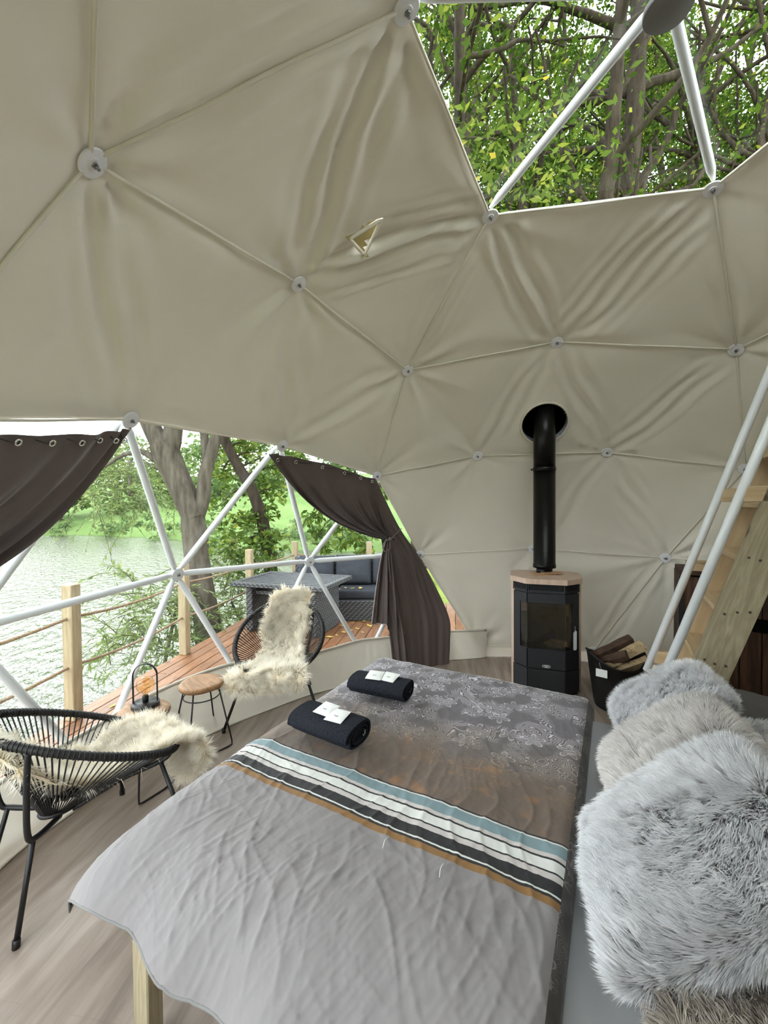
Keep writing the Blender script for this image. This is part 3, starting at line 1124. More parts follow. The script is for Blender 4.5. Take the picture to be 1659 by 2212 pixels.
def branches(mb, p, d, ln, r, depth, ends, rg, upb=.25, spread=.55, n=7, sides=7, split=(2, 3)):
    pts = [p]; q = np.array(p, float); dd = nrm(d)
    for k in range(n):
        dd = nrm(dd + rg.normal(size=3) * .10 + A(0, 0, upb * .12))
        q = q + dd * ln / n
        pts.append(q.copy())
    rad = np.linspace(r, r * .62, len(pts))
    mb.add(*tube(pts, rad, sides, caps=False))
    if depth == 0:
        ends += [pts[-1], pts[-3]]
        return
    for k in range(int(rg.integers(split[0], split[1] + 1))):
        nd = nrm(dd + rg.normal(size=3) * spread + A(0, 0, upb * .5))
        branches(mb, pts[-1 - (k % 2)], nd, ln * rg.uniform(.6, .8), r * rg.uniform(.5, .66), depth - 1, ends, rg, upb, spread, max(4, n - 2), max(5, sides - 1), split)
    if depth >= 1: ends.append(pts[-2])


def finish_tree(name, base, mb, P, size, lmat, tmat, label, group, rg, asp=.45, cat='tree', droop=.35, dirs=None):
    root = empty(name, base, label=label, cat=cat, group=group)
    if mb is not None and mb.n: part('trunk', *mb.get(), tmat, root)
    V, F = leaves(P, size, asp, droop, rg, dirs)
    rn = np.repeat(np.clip(rg.beta(2, 2.2, len(P)) + .22 * pn(P[:, 0] * .7, P[:, 2] * .7 + P[:, 1], 8), 0, 1), 4)
    part('foliage', V, F, lmat, root, smooth=False, attrs={'rnd': rn}, kind='stuff')
    return root


# forked tree at the railing (position chosen on the bank, 6.3 m from the eye)
rg = np.random.default_rng(11)
mb = MB()
trunk = spline([A(5.808, 1.296, -1.063), A(5.860, 1.357, -0.189), A(5.935, 1.469, 0.622), A(5.983, 1.534, 1.284), A(5.994, 1.542, 1.545)], 14)
mb.add(*tube(trunk, np.interp(np.linspace(0, 1, 14), [0, .3, .6, 1], [.24, .185, .172, .165]), 14, caps=False))
l1 = spline([A(5.980, 1.518, 1.474), A(6.064, 1.669, 1.898), A(6.155, 1.832, 2.322), A(6.209, 1.928, 2.605)], 10)
mb.add(*tube(l1, np.linspace(.17, .20, 10), 12, caps=False))
l2 = spline([A(6.201, 1.917, 2.520), A(6.261, 2.027, 2.747), A(6.348, 2.184, 3.171), A(6.437, 2.330, 3.877), A(6.505, 2.403, 5.145)], 14)
mb.add(*tube(l2, np.linspace(.15, .10, 14), 10, caps=False))
l3 = spline([A(6.175, 1.868, 2.428), A(6.149, 1.800, 2.709), A(6.139, 1.753, 3.237), A(6.153, 1.719, 4.434), A(6.212, 1.752, 6.195)], 14)
mb.add(*tube(l3, np.linspace(.15, .10, 14), 10, caps=False))
l4 = spline([A(5.968, 1.493, 1.474), A(5.929, 1.399, 1.755), A(5.917, 1.354, 2.177), A(5.863, 1.219, 2.634), A(5.795, 1.042, 3.371), A(5.725, 0.827, 4.778)], 16)
mb.add(*tube(l4, np.linspace(.11, .075, 16), 10, caps=False))
l5 = spline([A(5.910, 1.342, 2.107), A(5.915, 1.337, 2.423), A(5.940, 1.368, 2.811), A(5.968, 1.377, 3.727)], 10)
mb.add(*tube(l5, np.linspace(.07, .05, 10), 8, caps=False))
l6 = spline([A(6.210, 1.947, 2.288), A(6.290, 2.102, 2.431), A(6.368, 2.259, 2.502), A(6.485, 2.501, 2.434), A(6.417, 2.714, 2.247)], 12)
mb.add(*tube(l6, np.linspace(.06, .02, 12), 8, caps=False))
ends = []
for q in (l2[-1], l3[-1], l4[-1], l5[-1], l2[-4], l4[-4]):
    branches(mb, q, A(0, 0, 1) + rg.normal(size=3) * .35, 1.6, .06, 2, ends, rg, .2, .6)
cs = np.array(ends)
# unseen crown, widened over deck and lakeside of the dome to block high sky
hub_ = l3[-1]
crown = []
for k in range(26):
    a_ = rg.uniform(0, 2 * np.pi); r_ = 4.6 * math.sqrt(rg.uniform(.05, 1))
    q = A(4.6 + r_ * math.cos(a_), 2.6 + r_ * math.sin(a_), rg.uniform(4.7, 7.6))
    mb.add(*tube(bez(hub_ - A(0, 0, .8), (hub_ + q) / 2 + A(0, 0, .8), q, np.linspace(0, 1, 9)), np.linspace(.06, .012, 9), 6, caps=False))
    crown.append(q)
    for _ in range(5): crown.append(q + rg.normal(size=3) * A(.8, .8, .45))
cs = np.concatenate([cs, np.array(crown)])
P = clump_points(cs, rg.uniform(.5, .95, len(cs)), 95, rg)
finish_tree('forked_tree', A(5.808, 1.296, -1.063), mb, P, .11, M['leaf'], M['trunk'], 'grey forked tree trunk rising just behind the deck railing', 'trees around the deck', rg)


def droop_tree(name, tops, n_tw, ln, size, lmat, label, group, rg, base, trunkpath=None, asp=.2, spreadxy=.5, dens=26, tr=.05, up=.1, tm='trunk'):
    """hanging twigs set with narrow leaves"""
    mb = MB()
    if trunkpath is not None:
        mb.add(*tube(trunkpath, np.linspace(tr, tr * .5, len(trunkpath)), 9, caps=False))
    LP, LD = [], []
    for c in tops:
        for k in range(n_tw):
            d = nrm(rg.normal(size=3) * A(1, 1, .4) + A(0, 0, up))
            p = c + rg.normal(size=3) * spreadxy * .35
            l = ln * rg.uniform(.5, 1.2)
            t = np.linspace(0, 1, 7)[:, None]
            path = p + d * l * t - A(0, 0, 1) * (l * .55) * t ** 2
            mb.add(*tube(path, np.linspace(.006, .002, 7), 4, caps=False))
            m = int(dens * rg.uniform(.7, 1.3))
            tt = rg.uniform(.05, 1, m)
            q = p + d * l * tt[:, None] - A(0, 0, 1) * (l * .55) * tt[:, None] ** 2
            tang = nrm(d - A(0, 0, 1.1) * tt[:, None])
            LP.append(q); LD.append(nrm(tang + rg.normal(size=(m, 3)) * .55))
    P = np.concatenate(LP); D = np.concatenate(LD)
    return finish_tree(name, base, mb, P, size, lmat, M[tm], label, group, rg, asp, 'tree' if 'tree' in name or 'willow' in name else 'shrub', dirs=D)


rg = np.random.default_rng(12)
# willow behind, over the water, upper left
tops = [A(*p) for p in [(9.795, 3.267, 1.850), (10.261, 3.062, 2.225), (9.511, 2.683, 1.895), (10.587, 2.583, 2.359), (9.864, 2.261, 2.007), (10.372, 2.131, 2.577), (11.250, 2.776, 2.860), (11.477, 3.251, 2.631), (9.839, 1.979, 2.061), (10.958, 2.401, 2.960), (10.284, 2.888, 2.069)]]
droop_tree('willow', tops, 17, .95, .11, M['leaf_willow'], 'pale green willow leaning over the water behind the forked trunk', 'trees around the deck', rg,
           A(8.929, 1.174, -0.768), spline([A(8.929, 1.174, -0.768), A(9.236, 1.236, 1.368), A(9.748, 1.785, 2.219), tops[6], tops[2]], 16), asp=.24, dens=34)
# willow shrub rising behind the rail
specs = [('willow_shrub', [(6.526, 1.655, 0.593), (6.040, 2.035, 0.418), (5.916, 1.791, 0.244), (5.696, 2.250, 0.277), (5.437, 1.961, 0.046), (5.296, 2.352, 0.107), (4.970, 2.151, -0.096), (5.642, 1.707, -0.176)], 'feathery willow shrub over the water between the two front railing posts'),
         ('willow_shrub', [(6.819, 0.921, -0.044), (7.132, 0.641, 0.119), (7.461, 0.848, 0.347), (6.462, 1.108, -0.182), (7.431, 0.337, 0.218), (7.827, 0.674, 0.558), (8.129, -0.075, 0.571), (6.240, 0.654, -0.186)], 'dense willow shrub behind the rail and the rattan table')]
for nm, tp, lb in specs:
    tops = [A(*t) for t in tp]
    b = np.mean(tops, 0); b[2] = -1.6
    droop_tree(nm, tops, 16, .8, .10, M['leaf_willow'] , lb, 'shrubs below the deck', rg, b, spline([b, b + A(.05, 0, .8), tops[0]], 8), asp=.2, dens=30, tr=.04, up=.5)

# broad-leaved tree with a thin leaning trunk
rg = np.random.default_rng(13)
mb = MB()
tk = spline([A(7.679, -0.025, -0.619), A(7.740, 0.053, 0.335), A(7.817, 0.166, 1.195), A(7.935, 0.367, 1.960), A(8.113, 0.698, 2.630), A(8.274, 0.983, 3.492), A(8.586, 1.064, 5.487)], 22)
mb.add(*tube(tk, np.linspace(.15, .08, 22), 10, caps=False))
tops = [A(*p) for p in [(7.689, 0.809, 1.314), (7.498, 0.665, 0.958), (7.233, 0.363, 0.698), (7.738, 0.450, 1.395), (7.467, 0.141, 1.027), (7.490, 0.878, 0.880), (7.280, 0.700, 0.450), (8.006, 0.081, 1.476), (8.319, -0.240, 2.484), (8.297, 0.156, 2.769), (8.432, 0.422, 2.972), (8.769, 0.675, 2.594), (8.651, 0.870, 2.976), (8.152, -0.099, 1.968), (8.435, -0.475, 2.812), (8.538, -0.709, 2.621), (8.376, 0.586, 1.972), (8.223, 0.972, 1.679), (8.533, 0.160, 3.202), (8.636, -0.318, 3.353), (8.642, 0.881, 2.377), (8.287, 0.167, 2.171)]]
for q in tops:
    j = int(np.argmin(np.linalg.norm(tk - q, axis=1)))
    mb.add(*tube(bez(tk[j], (tk[j] + q) / 2 + A(0, 0, .15), q, np.linspace(0, 1, 7)), np.linspace(.028, .008, 7), 5, caps=False))
P = clump_points(np.array(tops), rg.uniform(.3, .5, len(tops)), 130, rg, .1)
finish_tree('leafy_tree', A(7.679, -0.025, -0.619), mb, P, .13, M['leaf'], M['trunk_dark'], 'broad-leaved tree with slender leaning trunk right of the forked tree', 'trees around the deck', rg, .5)
# branch curtain hanging above the sofa
mb = MB()
b0 = A(6.017, -3.651, 3.830)
tops = [A(*p) for p in [(6.824, -0.510, 1.399), (6.734, -0.681, 1.132), (6.498, -0.694, 0.885), (6.618, -0.921, 1.218), (6.348, -1.006, 0.969), (6.690, -1.234, 1.295), (6.420, -1.317, 1.037), (6.266, -1.393, 0.825), (7.029, -0.777, 1.479), (6.963, -1.143, 1.520), (6.306, -1.559, 1.212), (6.434, -1.770, 1.563), (6.762, -1.565, 1.749), (6.698, -2.161, 1.936)]]
tk = spline([A(9.3, -5.2, -1.2), A(9.0, -4.6, 2), A(6.809, -2.896, 2.940), A(6.743, -2.078, 2.128), A(6.734, -1.157, 1.569)], 16)
mb.add(*tube(tk, np.linspace(.14, .02, 16), 8, caps=False))
for q in tops:
    j = int(np.argmin(np.linalg.norm(tk - q, axis=1)))
    mb.add(*tube(bez(tk[j], (tk[j] + q) / 2 + A(0, 0, .1), q, np.linspace(0, 1, 6)), np.linspace(.015, .005, 6), 4, caps=False))
P = clump_points(np.array(tops), rg.uniform(.16, .27, len(tops)), 62, rg, .05)
finish_tree('overhanging_tree', A(9.3, -5.2, -1.2), mb, P, .135, M['leaf'], M['trunk_dark'], 'leafy boughs hanging low above the rattan sofa', 'trees around the deck', rg, .45, droop=.8)

# tall trees behind the dome, seen through the skylight
rg = np.random.default_rng(14)
tall = [(4.932, -2.564, .12, .02, 'slim dark trunk along the left edge of the skylight'), (6.118, -4.234, .20, .0, 'dark trunk at the lower left corner of the skylight'),
        (5.134, -4.424, .12, .03, 'slender trunk crossing the diagonal skylight strut low down'), (4.051, -3.910, .17, .10, 'curved trunk leaning right beside the diagonal strut'),
        (6.176, -7.527, .16, .02, 'thin upright trunk in the middle of the skylight'), (3.938, -5.505, .26, -.01, 'thickest dark trunk in the middle of the skylight'),
        (5.211, -8.362, .16, .05, 'trunk between the thickest trunk and the steep strut'), (3.912, -7.378, .13, .16, 'strongly leaning trunk crossing behind the steep strut'),
        (3.991, -9.490, .20, .06, 'trunk near the right edge of the skylight'), (2.706, -8.477, .18, .05, 'tall trunk just right of the skylight'), (8.512, -3.890, .2, 0, 'tall trunk just left of the skylight')]
for bx, by, r, lean, lb in tall:
    base = A(bx, by, -.5)
    mb = MB()
    ends = []
    path = [base]
    d = nrm(A(0, 0, 1) + A(-.439, -.898, 0) * lean + rg.normal(size=3) * .02)
    for k in range(12):
        d = nrm(d + rg.normal(size=3) * .035 + A(0, 0, .02))
        path.append(path[-1] + d * .95)
    path = np.array(path)
    mb.add(*tube(path, np.linspace(r * 1.1, r * .45, len(path)), 10, caps=False))
    for k in range(4, 13):
        for _ in range(2):
            nd = nrm(rg.normal(size=3) * A(1, 1, .2) + A(0, 0, .75))
            branches(mb, path[min(k, 12)], nd, rg.uniform(1.3, 2.1), r * .34, 1, ends, rg, .35, .5, 6, 6, (2, 2))
    cs = np.array(ends)
    cs = cs[cs[:, 2] > 3.6]
    hh = np.linalg.norm(cs[:, :2], axis=1)
    cs = cs[hh > 3.4]
    # added leaf clumps, without boughs, over the dome to cut light from above
    over = np.stack([rg.uniform(-3.6, 4.6, 15), rg.uniform(-4.2, 4.4, 15), rg.uniform(6.0, 9.5, 15)], 1)
    over = np.concatenate([over] + [over + rg.normal(size=over.shape) * A(.8, .8, .5) for _ in range(3)])
    P = np.concatenate([clump_points(cs, rg.uniform(.35, .8, len(cs)), 120, rg, .1), clump_points(over, rg.uniform(.5, .9, len(over)), 70, rg, .1)])
    # the trunks stand clear of foliage towards the dome: only few leaves hang in front of them
    rel = P - A(-1.0, 1.7, 1.7)
    dp = rel @ A(.898, -.439, 0)
    lat = rel @ A(-.439, -.898, 0)
    front = (dp > 0) & (dp < 9.2) & (lat > .02 * dp) & (lat < 1.25 * dp) & (rel[:, 2] < 1.6 * dp)
    P = P[~front | (rg.random(len(P)) < .14)]
    finish_tree('tall_tree', base, mb, P, .085, M['leaf_dark'], M['trunk_dark'], lb, 'tall trees above the skylight', rg, .55, droop=.55)

# leafy trees standing further back behind those trunks
rg = np.random.default_rng(17)
for bx, by in ((10.474, -5.567), (8.616, -5.954), (9.534, -8.626), (7.867, -8.848), (8.501, -11.648), (6.578, -11.028), (6.760, -13.841), (5.148, -13.497), (4.663, -16.307)):
    base = A(bx, by, -.6)
    mb = MB()
    path = np.array([base + A(0, 0, h_) + rg.normal(size=3) * A(.06, .06, 0) * h_ * .3 for h_ in np.linspace(0, 17, 10)])
    mb.add(*tube(path, np.linspace(.22, .05, 10), 8, caps=False))
    cl = []
    for k in range(34):
        h_ = rg.uniform(4.0, 18); a_ = rg.uniform(0, 6.28); r_ = rg.uniform(.3, 2.3)
        q = np.array([np.interp(h_, np.linspace(0, 17, 10), path[:, c_]) for c_ in range(2)] + [base[2] + h_]) + A(r_ * math.cos(a_), r_ * math.sin(a_), 0)
        pj_ = np.array([np.interp(h_ - .9, np.linspace(0, 17, 10), path[:, c_]) for c_ in range(2)] + [base[2] + h_ - .9])
        mb.add(*tube([pj_, (pj_ + q) / 2 + A(0, 0, .1), q], [.035, .025, .01], 5, caps=False))
        cl += [q, q + rg.normal(size=3) * .6, q + rg.normal(size=3) * .6]
    cl = np.array(cl)
    P = clump_points(cl, rg.uniform(.55, 1.0, len(cl)), 210, rg, .1)
    finish_tree('backing_tree', base, mb, P, .125, M['leaf_dark'], M['trunk_dark'], 'leafy tree far behind the trunks seen through the skylight', 'leafy trees behind the skylight trunks', rg, .55, droop=.55)

# far shore trees
rg = np.random.default_rng(15)
far = []
for k in range(15):
    a = math.radians(-34 + k * 5.6 + rg.uniform(-1.5, 1.5))
    mead = float(sstep(math.radians(20), math.radians(-4), a))
    d = 74 + 12 * mead + rg.uniform(-3, 8) + (26 * 0)
    d += -18 * float(sstep(math.radians(16), math.radians(-12), a))
    far.append((a, d, rg.uniform(8, 11) * (1 + .8 * mead)))
for a, d, hgt in far:
    b = A(CAM[0] + d * math.cos(a), CAM[1] + d * math.sin(a), WZ + 1.2)
    mb = MB()
    mb.add(*tube(np.linspace(b, b + A(0, 0, hgt * .5), 4), [.35, .3, .25, .2], 6, caps=False))
    nC = 34
    cs = b + A(0, 0, hgt * .52) + nrm(rg.normal(size=(nC, 3))) * rg.uniform(.3, 1, (nC, 1)) * A(hgt * .36, hgt * .36, hgt * .46)
    P = clump_points(cs, rg.uniform(1.2, 2.2, nC), 55, rg, .3)
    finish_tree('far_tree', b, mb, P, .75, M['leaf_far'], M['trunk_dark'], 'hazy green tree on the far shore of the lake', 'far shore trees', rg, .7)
# shrubs along the far shore and a lit yellow-green bush on the meadow
for k in range(9):
    a = math.radians(-24 + k * 6.2); r0 = 66 + 8 * math.sin(a * 3) - 26 * float(sstep(math.radians(16), math.radians(-12), a))
    b = A(CAM[0] + (r0 + 3) * math.cos(a), CAM[1] + (r0 + 3) * math.sin(a), WZ + .3)
    cs = b + A(0, 0, .9) + rg.normal(size=(10, 3)) * A(1.6, 1.6, .5)
    P = clump_points(cs, rg.uniform(.6, 1.1, 10), 50, rg, .2)
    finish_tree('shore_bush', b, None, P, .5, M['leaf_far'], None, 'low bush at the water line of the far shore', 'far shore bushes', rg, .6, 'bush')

# ------------------------------------------------------------------ terrace furniture
def rattan_mat():
    m, nt, out = new_mat('woven_rattan')
    p = N(nt, 'ShaderNodeBsdfPrincipled', ins={'Roughness': 0.55})
    L(nt, p.outputs[0], out.inputs[0])
    tc = N(nt, 'ShaderNodeTexCoord')
    w1 = N(nt, 'ShaderNodeTexWave', wave_type='BANDS', bands_direction='Z', ins={'Scale': 13.0, 'Distortion': 0.4})
    w2 = N(nt, 'ShaderNodeTexWave', wave_type='BANDS', bands_direction='DIAGONAL', ins={'Scale': 9.0})
    for w in (w1, w2): L(nt, tc.outputs['Object'], w.inputs['Vector'])
    k = math_n(nt, 'MULTIPLY', w1.outputs['Fac'], w2.outputs['Fac'])
    r = ramp(nt, k, [(0.05, (0.022, 0.024, 0.027)), (.8, (0.15, 0.16, 0.17))])
    L(nt, r.outputs[0], p.inputs['Base Color'])
    b = N(nt, 'ShaderNodeBump', ins={'Strength': 0.6, 'Distance': 0.01})
    L(nt, k, b.inputs['Height']); L(nt, b.outputs[0], p.inputs['Normal'])
    return m


M['rattan'] = rattan_mat()
ta = nrm(A(-.707, -.707, 0)); tb = nrm(A(.74, -.67, 0)); tb = nrm(tb - ta * (ta @ tb))
tc_ = A(4.67, .335, DZ)
tbl = empty('rattan_table', tc_, label='dark grey rattan dining table with slatted top on the deck', cat='table')
TL, TW, TZ = 1.36, .92, .655
for sgn in (-1, 1):
    board('rim_board', M['rattan'], tbl, tc_ + tb * sgn * (TW / 2 - .04) + A(0, 0, TZ), ta, tb, (TL, .08, .055), .008)
    board('rim_board', M['rattan'], tbl, tc_ + ta * sgn * (TL / 2 - .04) + A(0, 0, TZ), tb, ta, (TW - .16, .08, .055), .008)
sw = (TW - .17) / 17
for k in range(17):
    board('slat', M['slate'] if k % 2 == 0 else M['slate_dark'], tbl, tc_ + tb * (-(TW - .17) / 2 + sw * (k + .5)) + A(0, 0, TZ + .006), ta, tb, (TL - .17, sw - .004, .03 if k % 2 else .022), .003, 1)
for sgn in (-1, 1):
    c = tc_ + ta * sgn * (TL / 2 - .2) + A(0, 0, .32)
    board('leg_panel', M['rattan'], tbl, c, tb, ta, (TW - .25, .10, .62), .02)
board('under_shelf', M['rattan'], tbl, tc_ + A(0, 0, .52), ta, tb, (TL - .45, .5, .05), .01)

ss = nrm(A(-.46, -.888, 0)); sf = nrm(A(-.888, .46, 0))
so = A(5.75, .02, DZ)                                        # back left corner of the sofa
SL, SDp = 2.1, .78
sofa = empty('rattan_sofa', so + ss * SL / 2 + sf * SDp / 2, label='grey rattan sofa with charcoal seat pads at the deck end', cat='sofa')
board('seat_base', M['rattan'], sofa, so + ss * SL / 2 + sf * (SDp / 2 + .03) + A(0, 0, .15), ss, sf, (SL, SDp - .06, .30), .02)
board('backrest', M['rattan'], sofa, so + ss * SL / 2 + sf * .05 + A(0, 0, .43), ss, sf, (SL, .10, .86), .02)
board('armrest', M['rattan'], sofa, so + ss * .02 + sf * SDp / 2 + A(0, 0, .31), sf, ss, (SDp, .12, .62), .03)


def cushion_mesh(w, d, h, n=18, sq=.35, wr=.012, seed=0):
    """plump pillow in local x (w), y (d), z (h) centred at 0"""
    a = np.linspace(-1, 1, n)
    X, Y = np.meshgrid(a, a, indexing='ij')
    prof = (1 - np.abs(X) ** 2.6) ** sq * (1 - np.abs(Y) ** 2.6) ** sq
    pinch = 1 - .07 * (np.abs(X) ** 3) * (1 - Y ** 2) - .0 * X
    pinch2 = 1 - .07 * (np.abs(Y) ** 3) * (1 - X ** 2)
    wrk = wr * (pn(X * 2, Y * 2, seed) + .5 * pn(X * 5, Y * 5, seed + 1)) * prof
    top = np.stack([X * w / 2 * pinch2, Y * d / 2 * pinch, h / 2 * prof + wrk], -1).reshape(-1, 3)
    bot = np.stack([X * w / 2 * pinch2, Y * d / 2 * pinch, -h / 2 * prof + wrk], -1).reshape(-1, 3)
    F = grid_faces(n, n)
    V = np.concatenate([top, bot])
    FF = np.concatenate([F, F[:, ::-1] + n * n])
    bd = [i * n + j for i in range(n) for j in range(n) if i in (0, n - 1) or j in (0, n - 1)]
    mp_ = np.arange(2 * n * n)
    for k in bd: mp_[k + n * n] = k
    FF = mp_[FF]
    used = np.unique(FF)
    re = -np.ones(2 * n * n, int); re[used] = np.arange(len(used))
    return V[used], re[FF]


def orient(V, c, ax, ay):
    ax = nrm(ax); ay = nrm(np.asarray(ay, float) - ax * np.dot(ax, ay)); az = np.cross(ax, ay)
    return np.asarray(c, float) + V @ np.stack([ax, ay, az])


for k in range(3):
    part('seat_pad', *frame_box(so + ss * (.42 + .64 * k) + sf * .42 + A(0, 0, .37), ss, sf, (.62, .62, .13), .035, 3), M['cushion'], sofa)
bl = ['charcoal back cushion in the sofa corner behind the table', 'charcoal back cushion in the middle of the sofa', 'charcoal back cushion of the sofa beside the brown curtain', 'charcoal back cushion of the sofa hidden by the curtain']
for k, lb in enumerate(bl[:3]):
    V, F = cushion_mesh(.56, .46, .20, 20, .4, .02, k)
    lean = nrm(A(0, 0, 1) - sf * .28)
    thing('sofa_cushion', orient(V, so + ss * (.38 + .58 * k) + sf * .25 + A(0, 0, .66 + .01 * k), ss, lean), F, M['cushion'], label=lb, cat='cushion', group='sofa back cushions')

# fallen yellow leaves
M['fallen'] = pbr('yellow_leaf', srgb(206, 176, 92), rough=.8, var=.3, vscale=30)
fl = np.random.default_rng(31)
lv = A((0, 0, 0), (.35, .22, .06), (.75, .2, .02), (1, 0, .1), (.7, -.22, .03), (.3, -.2, .07)).reshape(-1, 3) - A(.5, 0, 0)
lf = [(0, 1, 2, 3), (0, 3, 4, 5)]
spots = [(3.180, 2.257), (4.445, -0.288), (4.504, -0.463), (4.231, -0.422), (4.679, -0.432), (4.516, -0.640), (4.198, -0.308), (4.099, -0.076), (4.340, -0.038), (4.272, -0.619), (4.654, -0.582), (4.166, -0.197), (4.069, 0.028), (4.050, -0.419)]
dirs = ['alone on the deck boards beside the lamp']
for k, (x, y) in enumerate(spots):
    p = A(x, y, DZ + .004)
    a = fl.uniform(0, 6.28); sz = fl.uniform(.07, .13)
    V = lv * sz @ np.array([[math.cos(a), math.sin(a), 0], [-math.sin(a), math.cos(a), 0], [0, 0, 1]]) + p
    thing('fallen_leaf', V, lf, M['fallen'], smooth=False, label='single yellow leaf alone on the deck boards beside the lamp' if k == 0 else 'yellow leaf fallen on the deck boards in front of the sofa', cat='leaf', group='fallen leaves on the deck')
for k in range(6):
    p = so + ss * fl.uniform(.75, 1.25) + sf * fl.uniform(.5, .68) + A(0, 0, .445)
    a = fl.uniform(0, 6.28)
    V = lv * .08 @ np.array([[math.cos(a), math.sin(a), 0], [-math.sin(a), math.cos(a), 0], [0, 0, 1]]) + p
    thing('fallen_leaf', V, lf, M['fallen'], smooth=False, label='small yellow leaf fallen on the sofa seat pad', cat='leaf', group='fallen leaves on the sofa')
# ------------------------------------------------------------------ bed
BO = A(1.627, .514, 0); BU = nrm(A(-.82, -.572, 0)); BV = nrm(A(-.572, .82, 0))     # u: foot to head, v: far to near
Z3 = A(0, 0, 1)
B = lambda u, v, z: BO + BU * u + BV * v + Z3 * z
BT = np.stack([BU, BV, Z3])
bpts = lambda V: BO + np.asarray(V, float) @ BT

bed = empty('bed', B(1.15, .88, 0), label='double bed with a pale pine frame in the middle of the dome', cat='bed')
for u, v in ((.205, 1.745), (.205, .05), (2.05, 1.745), (2.05, .05)):
    board('leg', M['pine'], bed, B(u, v, .18), Z3, BU, (.36, .075, .05), .004, 1)
board('side_rail', M['pine'], bed, B(1.13, 1.69, .315), BU, Z3, (2.0, .14, .045), .004, 1)
board('side_rail', M['pine'], bed, B(1.13, .045, .335), BU, Z3, (2.0, .14, .045), .004, 1)
board('end_board', M['pine'], bed, B(.15, .89, .335), BV, Z3, (1.66, .14, .045), .004, 1)
board('end_board', M['pine'], bed, B(2.12, .89, .335), BV, Z3, (1.66, .14, .045), .004, 1)
for k in range(9):
    board('slat', M['pine'], bed, B(.3 + .21 * k, .89, .395), BV, BU, (1.7, .09, .02))
V, F = frame_box(B(1.16, .84, .47), BU, BV, (1.92, 1.62, .14), .05, 4)
mat_o = thing('mattress', V, F, M['sheet'], label='mattress under a plain light grey fitted sheet', cat='mattress')


